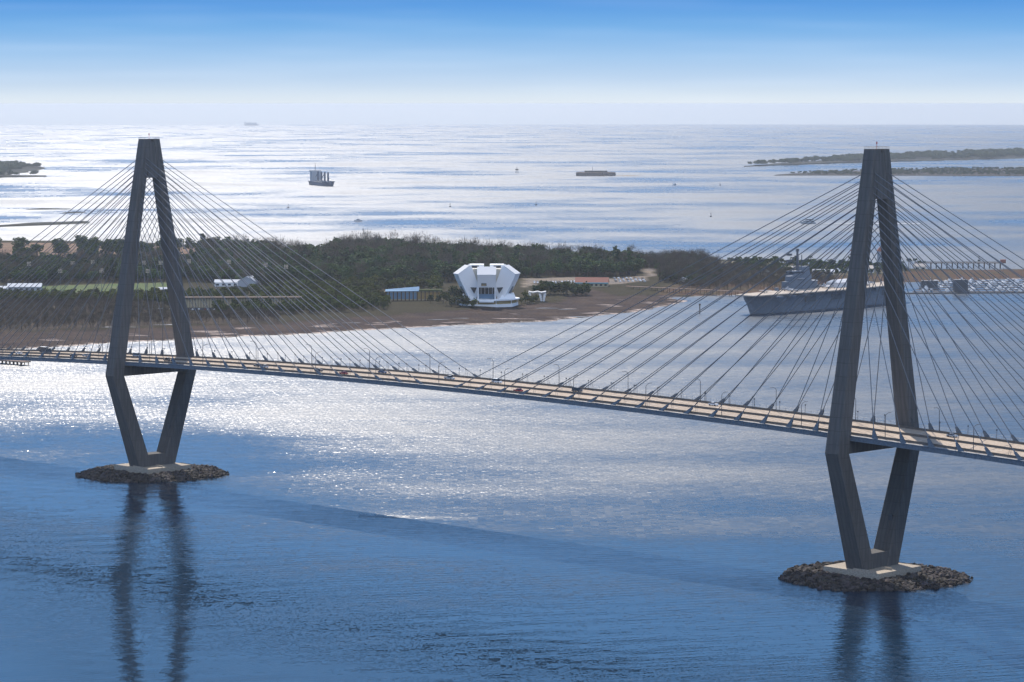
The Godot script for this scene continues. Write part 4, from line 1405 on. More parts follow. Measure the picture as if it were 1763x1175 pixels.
func marina() -> void:
	# floating breakwater, docks, two dark barges and the moored boats
	var st := mb()
	var o := thing("floating_breakwater", on_ground(400.0, -2926.0), 0.09, "long low floating breakwater in front of the marina", "breakwater")
	for k in 16:
		st = mb()
		box(st, Vector3(4.6 + k * 9.2, 0.3, 0), Vector3(9.0, 1.6, 4.0))
		build(st, "float", M.grey_dark, o)
	for p in [[460.0, -2944.0, "large dark square houseboat behind the floating breakwater", 14.5, 12.0], [436.0, -3000.0, "dark grey work barge with a pale hull left of the square houseboat", 17.0, 7.5]]:
		var b := thing("work_barge", on_ground(p[0], p[1]), 0.05, p[2], "barge")
		st = mb()
		box(st, Vector3(0, 0.3, 0), Vector3(p[3] + 3.0, 2.6, 9))
		build(st, "hull", M.hull_grey if p[4] < 9 else M.dark_steel, b)
		st = mb()
		box(st, Vector3(0, 1.6 + p[4] / 2 - 0.1, 0), Vector3(p[3], p[4], 7))
		build(st, "deckhouse", M.dark_steel, b)
		st = mb()
		tube(st, Vector3(1.5, p[4] + 1.5, 0), Vector3(1.5, p[4] + 5.0, 0), 0.2, 0.1, 5)
		build(st, "mast", M.white_wall, b)
	for r in 6:
		st = mb()
		box(st, Vector3(75, 0.25, 0), Vector3(165, 0.5, 1.8))
		var dk := put("floating_dock", mesh_of(st), M.pier_wood, self, on_ground(420.0 + r * 8, -2955.0 - r * 34.0), 0.04)
		tag(dk, "narrow floating dock in the marina, row %d from the breakwater" % (r + 1), "dock", "floating docks of the marina")
	var a := motor_boat()
	var b := sail_boat()
	rng.seed = 71
	for r in 6:
		for k in 26:
			var x := 424.0 + r * 8 + k * 6.3 + rng.randf_range(-1, 1)
			if r < 3 and k < 12 and rng.randf() < 0.55: continue
			var z := -2955.0 - r * 34.0 - (x - 500) * 0.04 + (7.0 if k % 2 else -7.0)
			var s := rng.randf_range(0.75, 1.35)
			var src: Node3D = a if rng.randf() < 0.62 else b
			var c := copy_of(src, on_ground(x, z), PI / 2 + rng.randf_range(-0.1, 0.1) + (PI if k % 2 else 0.0))
			c.scale = Vector3.ONE * s
	for q in [a, b]:
		remove_child(q)
		q.free()

func motor_boat() -> Node3D:
	var o := thing("motor_boat", Vector3.ZERO, 0, "small white motor boat moored in the crowded marina at the right", "boat", "motor boats moored in the marina")
	o.set_meta("base_name", "moored_motor_boat")
	build(boat_hull(11.0, 3.4, 1.5), "hull", M.white_paint, o)
	var st := mb()
	hexa(st, ring4(-3.2, 1.8, 1.4, -1.2, 1.2), ring4(-2.8, 0.4, 3.2, -1.0, 1.0))
	build(st, "cabin", M.white_paint, o)
	st = mb()
	hexa(st, ring4(-2.6, 1.5, 2.0, -1.24, 1.24), ring4(-2.4, 0.9, 2.7, -1.12, 1.12))
	build(st, "windscreen", M.dark_glass, o)
	return o

func sail_boat() -> Node3D:
	var o := thing("sail_boat", Vector3.ZERO, 0, "small white sailing boat with bare mast moored in the crowded marina", "boat", "sailing boats moored in the marina")
	o.set_meta("base_name", "moored_sail_boat")
	build(boat_hull(11.5, 3.0, 1.3), "hull", M.white_paint, o)
	var st := mb()
	hexa(st, ring4(-2.5, 2.0, 1.2, -0.9, 0.9), ring4(-2.2, 1.2, 1.9, -0.7, 0.7))
	build(st, "cabin", M.white_paint, o)
	st = mb()
	tube(st, Vector3(0.6, 1.0, 0), Vector3(0.6, 14.0, 0), 0.12, 0.08, 5)
	tube(st, Vector3(0.6, 2.6, 0), Vector3(-4.2, 2.5, 0), 0.2, 0.16, 5)
	build(st, "mast", M.cable, o)
	return o

func boat_hull(l: float, w: float, h: float) -> SurfaceTool:
	# lofted hull, bow at +x
	var st := mb()
	var rows := []
	for k in 9:
		var t := k / 8.0
		var x := lerpf(-l / 2, l / 2, t)
		var half := w / 2 * (1.0 if t < 0.45 else sqrt(maxf(0.0, 1.0 - pow((t - 0.45) / 0.55, 2.2))))
		var y := h * (1.0 + 0.35 * t * t)
		var low := half * (0.72 if t < 0.8 else 0.4)
		rows.append([Vector3(x, y, half), Vector3(x - (0.1 * l * t * t), -0.4, low), Vector3(x - (0.1 * l * t * t), -0.4, -low), Vector3(x, y, -half)])
	for k in 8:
		var a: Array = rows[k]
		var b: Array = rows[k + 1]
		for q in 4:
			var r := (q + 1) % 4
			quad(st, a[q], b[q], b[r], a[r])
	quad(st, rows[0][0], rows[0][1], rows[0][2], rows[0][3])
	return st

# ------------------------------------------------------------------ ships, forts and far shores
func loft(st: SurfaceTool, rows: Array, close := true) -> void:
	# skin over cross-sections with equal numbers of points
	for k in rows.size() - 1:
		var a: Array = rows[k]
		var b: Array = rows[k + 1]
		for q in a.size() - (0 if close else 1):
			var r := (q + 1) % a.size()
			quad(st, a[q], b[q], b[r], a[r])
	if close:
		for e in [rows[0], rows[-1]]:
			for q in range(1, e.size() - 1): tri(st, e[0], e[q], e[q + 1])

func aircraft(x: float, z: float, turn: float, label: String, parent_at: Transform3D, y: float) -> void:
	var g := parent_at * Vector3(x, y, z)
	var o := thing("jet_aircraft", g, parent_at.basis.get_euler().y + turn, label, "aircraft", "old aircraft parked on the flight deck")
	var st := mb()
	tube(st, Vector3(-6, 2.0, 0), Vector3(3, 2.0, 0), 0.7, 0.95, 8)
	tube(st, Vector3(3, 2.0, 0), Vector3(7, 1.8, 0), 0.95, 0.15, 8)
	build(st, "fuselage", M.hull_light, o)
	for s in [-1, 1]:
		st = mb()
		hexa(st, [Vector3(-2.5, 1.9, s * 0.6), Vector3(1.5, 1.9, s * 0.6), Vector3(-1.6, 1.9, s * 6.0), Vector3(-3.6, 1.9, s * 6.0)], [Vector3(-2.5, 2.15, s * 0.6), Vector3(1.5, 2.15, s * 0.6), Vector3(-1.6, 2.1, s * 6.0), Vector3(-3.6, 2.1, s * 6.0)])
		build(st, "wing", M.hull_light, o)
		st = mb()
		tube(st, Vector3(-1.2, 0, s * 1.6), Vector3(-1.2, 1.9, s * 1.6), 0.3, 0.2, 6)
		build(st, "landing_gear", M.dark_steel, o)
	st = mb()
	hexa(st, ring4(-6.2, -3.6, 2.6, -0.12, 0.12), ring4(-6.8, -5.4, 5.2, -0.08, 0.08))
	build(st, "tail_fin", M.hull_light, o)
	st = mb()
	tube(st, Vector3(2.0, 2.8, 0), Vector3(4.2, 2.7, 0), 0.5, 0.3, 6)
	build(st, "canopy", M.dark_glass, o)
	st = mb()
	tube(st, Vector3(4.6, 0, 0), Vector3(4.6, 1.6, 0), 0.3, 0.2, 6)
	build(st, "nose_wheel", M.dark_steel, o)

func carrier() -> void:
	# own axes: bow at +x, 0 at the stem on the waterline
	var turn := atan2(-0.75, -0.66)
	var o := thing("aircraft_carrier", on_ground(220.0, -2642.0), turn, "grey museum aircraft carrier moored behind the near tower, bow to the left", "warship")
	var st := mb()
	var rows := []
	# length station, half-breadth at waterline, half-breadth at deck, sheer
	for s in [[-238, 6, 11, 15.5], [-226, 11, 13.5, 15.5], [-200, 14, 15, 15.5], [-140, 14.2, 15, 15.5], [-80, 13.5, 14.5, 15.5], [-45, 10, 13, 15.6], [-20, 5.2, 11.0, 15.9], [-6, 1.6, 8.5, 16.3], [0, 0.25, 6.8, 16.6], [6, 0.2, 4.5, 16.8], [10.5, 0.15, 1.2, 17.0]]:
		var x: float = s[0]
		var y0: float = -1.5 if x <= 0 else lerpf(-1.5, 14.0, pow(x / 10.5, 0.6))
		var q: float = lerpf(s[1], s[2], 0.35)
		rows.append([Vector3(x, s[3], s[2]), Vector3(x, lerpf(y0, s[3], 0.45), q), Vector3(x, y0, s[1]), Vector3(x, y0, -s[1]), Vector3(x, lerpf(y0, s[3], 0.45), -q), Vector3(x, s[3], -s[2])])
	loft(st, rows)
	build(st, "hull", M.hull_grey, o)
	st = mb()
	rows = []
	for s in [[-240, 10], [-228, 15], [-150, 21.5], [-120, 22.5], [-70, 19.5], [-30, 15], [0, 13.0], [10.5, 9.5]]:
		rows.append([Vector3(s[0], 17.9, s[1]), Vector3(s[0], 16.9, s[1]), Vector3(s[0], 16.9, -s[1]), Vector3(s[0], 17.9, -s[1])])
	loft(st, rows)
	var fd := build(st, "flight_deck", M.flight_deck, o)
	st = mb()
	for s in [-1, 1]:
		for k in 11:
			var x := -222.0 + k * 20.0
			box(st, Vector3(x, 15.6, s * 16.2), Vector3(9, 1.4, 3.0))
	build(st, "gun_gallery", M.hull_grey, o)
	for k in 4:
		st = mb()
		box(st, Vector3(-200.0 + k * 42.0, 11.0, -14.6), Vector3(16, 5.0, 1.0))
		build(st, "hangar_door", M.hull_dark, o)
	# island on the far edge: stepped house, funnel, mast with radars
	st = mb()
	box(st, Vector3(-101, 21.4, 17.5), Vector3(46, 8.0, 9.0))
	box(st, Vector3(-99, 28.0, 17.5), Vector3(32, 6.0, 7.8))
	box(st, Vector3(-94, 33.0, 17.5), Vector3(18, 4.6, 7.9))
	var isl := build(st, "island", M.hull_grey, o)
	st = mb()
	box(st, Vector3(-93.5, 33.6, 17.5), Vector3(18.4, 1.2, 8.2))
	build(st, "bridge_window", M.dark_glass, isl)
	st = mb()
	hexa(st, ring4(-114, -100, 30.9, 14.5, 20.5), ring4(-113, -102, 39.0, 15.2, 19.8))
	build(st, "funnel", M.hull_grey, isl)
	st = mb()
	tube(st, Vector3(-97, 33, 17.5), Vector3(-97, 56, 17.5), 1.7, 0.9, 8)
	for y in [44.0, 50.0]:
		box(st, Vector3(-84, y, 17.5), Vector3(8.5, 0.5, 0.7))
		box(st, Vector3(-84, y + 1.0, 17.5), Vector3(0.7, 1.8, 6.0))
	tube(st, Vector3(-104, 36, 17.5), Vector3(-104, 50, 17.5), 0.7, 0.4, 6)
	tube(st, Vector3(-88, 35, 15.0), Vector3(-88, 47, 15.0), 0.5, 0.3, 6)
	build(st, "mast", M.hull_dark, isl)
	for q in [[-118, 3.0], [-96, 6.0], [-78, 9.0]]:
		st = mb()
		box(st, Vector3(q[0], 22.0 + q[1], 12.6), Vector3(9, 0.5, 2.6))
		build(st, "sponson", M.hull_light, isl)
	st = mb()
	box(st, Vector3(-97, 54.5, 17.5), Vector3(5.0, 2.2, 0.4))
	build(st, "radar", M.hull_dark, isl)
	for p in [[-62, 20.0], [-128, 20.0], [-136, 19.0]]:
		st = mb()
		tube(st, Vector3(p[0], 17.8, 16.0), Vector3(p[0], p[1] + 0.6, 16.0), 2.2, 1.9, 8)
		tube(st, Vector3(p[0], p[1], 16.0), Vector3(p[0] + (6 if p[0] > -100 else -6), p[1] + 0.8, 16.0), 0.25, 0.2, 6)
		build(st, "gun_turret", M.hull_grey, o)
	st = mb()
	box(st, Vector3(-150, 20.2, 4), Vector3(30, 4.8, 12))
	hexa(st, ring4(-165.5, -134.5, 22.5, -2.5, 10.5), ring4(-163, -137, 25.0, 2, 6))
	build(st, "deck_tent", M.white_roof, o)
	for p in [[-30, 6, 0.5, "old jet parked nearest the bow of the aircraft carrier"], [-58, -6, 2.6, "old jet parked on the flight deck just ahead of the island"], [-66, 8, 0.3, "old jet parked close beside the foot of the island"], [-120, -4, 2.0, "old jet parked just behind the island"], [-128, 8, 0.2, "old jet parked between the island and the white deck tent"], [-178, -6, 1.0, "old jet parked aft of the white deck tent"], [-196, 4, 2.5, "old jet seen between the near tower's legs on the flight deck"], [-216, -3, 0.4, "old jet parked farthest aft on the flight deck"]]:
		aircraft(p[0], p[1], p[2], p[3], o.transform, 17.9)

func bulk_carrier() -> void:
	var o := thing("cargo_ship", on_ground(-429.0, -6832.0), atan2(-0.948, 0.318), "cargo ship with four deck cranes heading in past the far tower", "ship")
	var st := mb()
	var rows := []
	for s in [[-170, 8, 12.5, 9.0], [-160, 12, 13.5, 9.0], [-120, 13.5, 13.5, 8.5], [-40, 13.5, 13.5, 8.8], [-14, 8, 11.5, 10.5], [-3, 1.5, 6.0, 12.0], [4, 0.2, 0.8, 12.5]]:
		rows.append([Vector3(s[0], s[3], s[2]), Vector3(s[0], -2, s[1]), Vector3(s[0], -2, -s[1]), Vector3(s[0], s[3], -s[2])])
	loft(st, rows)
	build(st, "hull", M.ship_blue, o)
	st = mb()
	box(st, Vector3(-150, 20.5, 0), Vector3(16, 24, 22))
	box(st, Vector3(-150, 33.5, 0), Vector3(10, 3.0, 27))
	build(st, "superstructure", M.hull_light, o)
	st = mb()
	box(st, Vector3(-162, 24, 0), Vector3(7, 18, 7))
	build(st, "funnel", M.ship_blue, o)
	st = mb()
	tube(st, Vector3(-150, 35, 0), Vector3(-150, 52, 0), 0.9, 0.5, 6)
	build(st, "mast", M.hull_dark, o)
	for k in 4:
		var x := -122.0 + k * 31.0
		st = mb()
		tube(st, Vector3(x, 8, 0), Vector3(x, 33, 0), 2.6, 2.2, 8)
		build(st, "crane_post", M.ship_blue, o)
		st = mb()
		tube(st, Vector3(x, 27, 1.5), Vector3(x + (22 if k % 2 else -20), 18, 2), 1.0, 0.6, 6)
		build(st, "crane_jib", M.ship_blue, o)
		st = mb()
		box(st, Vector3(x + 15, 10.5, 0), Vector3(20, 3.0, 19))
		build(st, "hatch_cover", M.hull_grey, o)

func small_craft() -> void:
	var f := thing("ferry_boat", on_ground(480.6, -4672.0), PI - 0.15, "two-decked white tour boat under way on the harbour left of the near tower", "boat")
	build(boat_hull(27.0, 8.5, 2.2), "hull", M.white_paint, f)
	for k in 2:
		var st := mb()
		box(st, Vector3(-1.5 - k * 1.5, 3.6 + k * 2.8, 0), Vector3(19.0 - k * 5, 2.7, 7.0 - k))
		build(st, "deckhouse", M.white_paint, f)
		st = mb()
		box(st, Vector3(-1.5 - k * 1.5, 3.9 + k * 2.8, 0), Vector3(17.0 - k * 5, 1.2, 7.3 - k))
		build(st, "window_band", M.dark_glass, f)
	var wk := mb()
	for k in 14:
		var x0 := -13.0 - k * 12.0
		var w0 := 1.5 + k * 0.35
		quad(wk, Vector3(x0, 0.55, -w0), Vector3(x0, 0.55, w0), Vector3(x0 - 12, 0.55, w0 + 0.35), Vector3(x0 - 12, 0.55, -w0 - 0.35))
	build(wk, "wake_foam", M.foam, f)
	var proto := motor_boat()
	proto.set_meta("base_name", "harbour_motor_boat")
	for p in [[-254.5, -4766.0, 0.3, 1.3, "tiny motor boat under way between the cargo ship and the wood"], [392.0, -6930.0, 1.0, 1.5, "tiny motor boat far out right of the fort"], [590.0, -4420.0, 2.8, 1.2, "small motor boat far out right of the near tower"]]:
		var c := copy_of(proto, on_ground(p[0], p[1]), p[2], p[4], "motor boats out on the harbour")
		c.scale = Vector3.ONE * p[3]
	remove_child(proto)
	proto.free()
	# channel buoys
	var bp: Node3D = null
	for p in [[-117.2, -5451.0, "dark channel buoy left of centre beyond the wood"], [46.5, -5547.0, "dark channel buoy near the middle of the harbour"], [501.3, -6933.0, "dark channel buoy farthest out right of the fort"], [343.3, -4965.0, "dark channel buoy left of the tour boat"], [577.7, -3552.0, "dark channel buoy among the cables right of the near tower"], [-420.0, -5400.0, "dark channel buoy just right of the far tower's cables"]]:
		if bp:
			copy_of(bp, on_ground(p[0], p[1]), 0, p[2])
			continue
		bp = thing("channel_buoy", on_ground(p[0], p[1]), 0, p[2], "buoy", "channel buoys in the harbour")
		bp.set_meta("base_name", "channel_buoy")
		var st := mb()
		tube(st, Vector3(0, -1, 0), Vector3(0, 1.2, 0), 1.8, 1.8, 10)
		build(st, "float", M.dark_steel, bp)
		st = mb()
		for k in 4:
			var a := TAU * k / 4
			tube(st, Vector3(cos(a) * 1.3, 1.2, sin(a) * 1.3), Vector3(cos(a) * 0.5, 5.0, sin(a) * 0.5), 0.12, 0.12, 4)
		build(st, "cage", M.dark_steel, bp)
		st = mb()
		tube(st, Vector3(0, 5.0, 0), Vector3(0, 6.4, 0), 0.7, 0.5, 8)
		build(st, "lantern", M.dark_steel, bp)
	var bc := thing("channel_beacon", on_ground(14.1, -8205.0), 0, "tall beacon platform on piles just left of the fort", "beacon")
	var s2 := mb()
	for k in 4:
		var a := TAU * k / 4
		tube(s2, Vector3(cos(a) * 4, -2, sin(a) * 4), Vector3(cos(a) * 2.5, 9, sin(a) * 2.5), 0.7, 0.6, 5)
	build(s2, "piles", M.dark_steel, bc)
	s2 = mb()
	box(s2, Vector3(0, 10.5, 0), Vector3(9, 3.0, 9))
	build(s2, "platform", M.dark_steel, bc)
	s2 = mb()
	tube(s2, Vector3(0, 12, 0), Vector3(0, 17, 0), 0.8, 0.5, 6)
	build(s2, "lantern_mast", M.dark_steel, bc)
	# mooring pile in front of the carrier, and the timber wharf at the left edge
	var pp := thing("mooring_pile", on_ground(173.0, -2642.0), 0, "single upright pile in the water left of the carrier's bow", "pile")
	s2 = mb()
	tube(s2, Vector3(0, -3, 0), Vector3(0, 8.5, 0), 0.55, 0.5, 6)
	build(s2, "post", M.brown_wood, pp)
	s2 = mb()
	box(s2, Vector3(0, 8.8, 0), Vector3(1.8, 1.6, 0.3))
	build(s2, "board", M.brown_wood, pp)
	var wf := thing("timber_wharf", on_ground(-398.0, -2150.0), -0.68, "old dark timber wharf low on the water below the deck at the left edge", "wharf")
	for k in 12:
		s2 = mb()
		box(s2, Vector3(2.0 + k * 4.2, 2.6, 0), Vector3(4.1, 0.9, 7.5))
		build(s2, "deck_panel", M.pier_wood, wf)
		s2 = mb()
		for z in [-3.2, 3.2]: tube(s2, Vector3(2.0 + k * 4.2, -3, z), Vector3(2.0 + k * 4.2, 2.3, z), 0.4, 0.4, 5)
		build(s2, "pile_bent", M.brown_wood, wf)

func sea_fort() -> void:
	var o := thing("sea_fort", on_ground(227.0, -7890.0), 0, "low ruined brick fort on its own islet far out in the harbour", "fort")
	var st := mb()
	var out := PackedVector2Array([Vector2(-52, 20), Vector2(-25, 42), Vector2(22, 40), Vector2(56, 12), Vector2(40, -50), Vector2(-40, -50)])
	prism(st, out, -2, 9.5)
	build(st, "wall", M.brick, o)
	st = mb()
	box(st, Vector3(3, 11.0, 0), Vector3(62, 5.0, 26))
	build(st, "battery", M.fort_dark, o)
	st = mb()
	box(st, Vector3(50, 3.5, 10), Vector3(14, 6, 10))
	build(st, "landing_house", M.fort_dark, o)
	st = mb()
	tube(st, Vector3(-6, 13, 0), Vector3(-6, 24, 0), 0.6, 0.4, 5)
	build(st, "flagpole", M.dark_steel, o)
	st = mb()
	for k in 10:
		var a0 := TAU * k / 10
		var a1 := TAU * (k + 1) / 10
		tri(st, Vector3(90, 1.6, 0), Vector3(90 + cos(a0) * 48, -0.8, sin(a0) * 40), Vector3(90 + cos(a1) * 48, -0.8, sin(a1) * 40))
	build(st, "sand_spit", M.sand, o)

func far_ship() -> void:
	var o := thing("container_ship", on_ground(-3480.0, -38500.0), 0.1, "hazy container ship on the horizon right of the far tower", "ship")
	var st := mb()
	var rows := []
	for s in [[-95, 14, 16], [-60, 18, 20], [60, 18, 20], [95, 2, 20]]:
		rows.append([Vector3(s[0], s[2], s[1]), Vector3(s[0], -3, s[1] * 0.8), Vector3(s[0], -3, -s[1] * 0.8), Vector3(s[0], s[2], -s[1])])
	loft(st, rows)
	build(st, "hull", M.hull_light, o)  # hull and stacks share one lighter grey that puts haze into the colour
	for k in 6:
		st = mb()
		box(st, Vector3(-62.0 + k * 24.0, 29, 0), Vector3(22, 18.0 + (k % 3) * 4, 34))
		build(st, "container_stack", M.hull_light, o)
	st = mb()
	box(st, Vector3(-84, 34, 0), Vector3(14, 34, 34))
	build(st, "superstructure", M.hull_light, o)

func islet(called: String, pts: Array, height: float, mat: Material, trees: int, tree_h: float, label: String, fringe := 0.0) -> void:
	# a low far shore: outline in metres, slightly domed, with a ragged line of wood on it
	var poly := PackedVector2Array()
	var mid := Vector2.ZERO
	for p in pts:
		poly.append(Vector2(p[0], p[1]))
		mid += Vector2(p[0], p[1]) / pts.size()
	var st := mb()
	var fine := PackedVector2Array()
	for k in poly.size():
		var a := poly[k]
		var b := poly[(k + 1) % poly.size()]
		var n := maxi(1, int(a.distance_to(b) / 90.0))
		for q in n:
			var p := a.lerp(b, float(q) / n)
			fine.append(p + Vector2(soil.get_noise_2d(p.x, p.y), soil.get_noise_2d(p.y, p.x)) * 40.0)
	var t := Geometry2D.triangulate_polygon(fine)
	for k in range(0, t.size(), 3):
		tri(st, on_ground(fine[t[k]].x, fine[t[k]].y, height), on_ground(fine[t[k + 1]].x, fine[t[k + 1]].y, height), on_ground(fine[t[k + 2]].x, fine[t[k + 2]].y, height))
	for k in fine.size():
		var a := fine[k]
		var b := fine[(k + 1) % fine.size()]
		var oa := a + (a - mid).normalized() * 12.0
		var ob := b + (b - mid).normalized() * 12.0
		quad(st, on_ground(oa.x, oa.y, -1.0), on_ground(a.x, a.y, height), on_ground(b.x, b.y, height), on_ground(ob.x, ob.y, -1.0))
	tag(build(st, called, mat, self), label, "", "", "structure")
	if trees:
		var r := Rect2(poly[0], Vector2.ZERO)
		for p in poly: r = r.expand(p)
		var spots := []
		var tries := 0
		while spots.size() < trees and tries < trees * 12:
			tries += 1
			var p := Vector2(rng.randf_range(r.position.x, r.end.x), rng.randf_range(r.position.y, r.end.y))
			if not inside(p, poly): continue
			if soil.get_noise_2d(p.x * 0.25, p.y * 0.25) < fringe: continue
			var tone := rng.randf_range(0.8, 1.2)
			spots.append([p.x, p.y, rng.randf_range(0.7, 1.2) * tree_h / 9.5, rng.randf() * TAU, rng.randf_range(0.8, 1.2), Color(tone, tone, tone), height])
		var mm := MultiMesh.new()
		mm.transform_format = MultiMesh.TRANSFORM_3D
		mm.use_colors = true
		mm.mesh = kinds.oak[0][1]
		mm.instance_count = spots.size()
		for k in spots.size():
			var s: Array = spots[k]
			mm.set_instance_transform(k, Transform3D(Basis(Vector3.UP, s[3]).scaled(Vector3(s[2] * 1.3, s[2] * s[4], s[2] * 1.3)), on_ground(s[0], s[1], height)))
			mm.set_instance_color(k, s[5])
		var o := MultiMeshInstance3D.new()
		o.multimesh = mm
		o.material_override = M.leaf_oak
		o.name = numbered("shore_wood")
		add_child(o)
		tag(o, "hazy dark wood on the " + label, "woodland", "", "stuff")

func far_shores() -> void:
	rng.seed = 303
	islet("headland", [[-2100, -7500], [-1364, -7690], [-1275, -7800], [-1390, -7860], [-1420, -8100], [-1400, -8300], [-1440, -8420], [-1425, -8740], [-1500, -9000], [-1720, -9500], [-2300, -9800]], 3.0, M.far_soil, 2600, 11.0, "low headland at the left edge of the harbour")
	islet("barrier_island", [[722, -9080], [1010, -9500], [1300, -9900], [1900, -10600], [2600, -11500], [2700, -12600], [2000, -11900], [1350, -10700], [1000, -9850]], 2.5, M.far_soil, 2600, 13.0, "farther long barrier island at the right")
	islet("marsh_island", [[733, -7930], [1000, -7900], [1400, -7860], [2000, -7850], [2000, -8800], [1300, -8700], [1000, -8450], [830, -8150]], 2.0, M.far_marsh, 2400, 5.0, "nearer marshy island at the right", -0.15)
	islet("sandbar", [[-830, -4520], [-760, -4600], [-690, -4700], [-700, -4760], [-790, -4680]], 1.2, M.far_soil, 0, 0, "low dark sandbar beyond the left tower's cables")
	islet("mudbank", [[-900, -5310], [-850, -5315], [-825, -5335], [-880, -5350]], 0.9, M.far_soil, 0, 0, "small mudbank near the left edge")
	islet("mudbank", [[-815, -5140], [-770, -5150], [-760, -5175], [-800, -5165]], 0.9, M.far_soil, 0, 0, "thin mudbank just left of the far tower")

# ------------------------------------------------------------------ lamps and traffic on the deck
func on_deck(x: float, z: float, h := 0.0) -> Vector3:
	return TOWER + Vector3(x, deck_y(x) + h, z).rotated(Vector3.UP, TURN)

func ordinal(n: int) -> String:
	return ["first", "second", "third", "fourth", "fifth", "sixth", "seventh", "eighth", "ninth", "tenth", "eleventh", "twelfth", "thirteenth", "fourteenth", "fifteenth", "sixteenth", "seventeenth", "eighteenth", "nineteenth", "twentieth"][n]

func deck_lamps() -> void:
	var proto: Node3D = null
	for side in [-1, 1]:
		for k in range(-2, 15):
			var x := (-22.5 if side < 0 else -24.5) - 42.7 * k
			if x < -SPAN - 130 or x > 90: continue
			var where := "near" if side > 0 else "far"
			var label := "curved grey street lamp on the deck's %s side, %s from the right end" % [where, ordinal(k + 2)]
			var turn := TURN + (PI if side < 0 else 0.0)
			var p := on_deck(x, 16.4 if side > 0 else -17.0, 0.9)
			if proto:
				copy_of(proto, p, turn, label)
				continue
			proto = thing("street_lamp", p, turn, label, "street lamp", "street lamps along the bridge deck")
			proto.set_meta("base_name", "street_lamp")
			var st := mb()
			tube(st, Vector3(0, 0, 0), Vector3(0, 8.2, 0), 0.15, 0.11, 6)
			build(st, "pole", M.dark_steel, proto)
			st = mb()
			var last := Vector3(0, 8.1, 0)
			for q in 6:
				var a := (q + 1) / 6.0 * PI / 2
				var nx := Vector3(0, 8.1 + sin(a) * 1.5, -(1 - cos(a)) * 2.6)
				tube(st, last, nx, 0.11, 0.1, 5)
				last = nx
			build(st, "arm", M.dark_steel, proto)
			st = mb()
			box(st, last + Vector3(0, 0, -0.5), Vector3(0.4, 0.18, 1.2))
			build(st, "lamp_head", M.dark_steel, proto)
	# short lamps along the footpath fence
	var pl: Node3D = null
	for k in 46:
		var x := 60.0 - k * 14.0
		var label := "short dark footpath lamp on the fence along the deck's far side"
		if pl:
			copy_of(pl, on_deck(x, -20.4, 0), TURN, label)
			continue
		pl = thing("footpath_lamp", on_deck(x, -20.4, 0), TURN, label, "lamp", "footpath lamps along the far fence")
		pl.set_meta("base_name", "footpath_lamp")
		var st := mb()
		tube(st, Vector3(0, -0.3, 0), Vector3(0, 3.6, 0), 0.08, 0.07, 5)
		build(st, "post", M.dark_steel, pl)
		st = mb()
		tube(st, Vector3(0, 3.6, 0), Vector3(0, 4.2, 0), 0.34, 0.2, 8)
		build(st, "lamp_head", M.dark_steel, pl)

func car(called: String, paint: Material, kind: String) -> Node3D:
	# own axes: front at +x
	var o := thing(called, Vector3.ZERO, 0, "-", "car", "vehicles on the bridge")
	var l := {"car": 4.6, "van": 5.4, "pickup": 5.6, "truck": 8.5}[kind] as float
	var w := 1.85 if kind != "truck" else 2.4
	var st := mb()
	var f := l / 2
	hexa(st, ring4(-f, f, 0.32, -w / 2, w / 2), ring4(-f + 0.08, f - 0.12, 0.95, -w / 2 + 0.06, w / 2 - 0.06))
	build(st, "body", paint, o)
	var roof := {"car": [-1.7, 1.0, 1.48, -1.2, 0.3], "van": [-2.5, 1.9, 2.0, -2.45, 1.1], "pickup": [-0.7, 1.6, 1.85, -0.5, 0.9], "truck": [1.6, 3.9, 2.7, 1.6, 3.4]}[kind] as Array
	st = mb()
	hexa(st, ring4(roof[0], roof[1], 0.95, -w / 2 + 0.1, w / 2 - 0.1), ring4(roof[3], roof[4], roof[2], -w / 2 + 0.25, w / 2 - 0.25))
	build(st, "windows", M.dark_glass, o)
	st = mb()
	box(st, Vector3((roof[3] + roof[4]) / 2, roof[2] + 0.03, 0), Vector3(roof[4] - roof[3], 0.08, w - 0.45))
	build(st, "roof", paint, o)
	if kind == "pickup":
		st = mb()
		box(st, Vector3(-1.8, 1.1, w / 2 - 0.08), Vector3(2.0, 0.5, 0.1))
		box(st, Vector3(-1.8, 1.1, -w / 2 + 0.08), Vector3(2.0, 0.5, 0.1))
		build(st, "bed_side", paint, o)
	if kind == "truck":
		st = mb()
		box(st, Vector3(-1.4, 2.1, 0), Vector3(5.6, 2.4, 2.4))
		build(st, "cargo_box", paint, o)
	for sx in [-1, 1]:
		for sz in [-1, 1]:
			st = mb()
			var c := Vector3(sx * l * 0.31, 0.34, sz * (w / 2 - 0.1))
			tube(st, c - Vector3(0, 0, 0.12), c + Vector3(0, 0, 0.12), 0.34, 0.34, 10)
			build(st, "wheel", M.tyre, o)
	for sz in [-1, 1]:
		st = mb()
		box(st, Vector3(f - 0.06, 0.72, sz * (w / 2 - 0.35)), Vector3(0.1, 0.16, 0.34))
		build(st, "headlight", M.white_paint, o)
		st = mb()
		box(st, Vector3(-f + 0.04, 0.78, sz * (w / 2 - 0.3)), Vector3(0.08, 0.16, 0.3))
		build(st, "tail_light", M.red_paint, o)
	return o

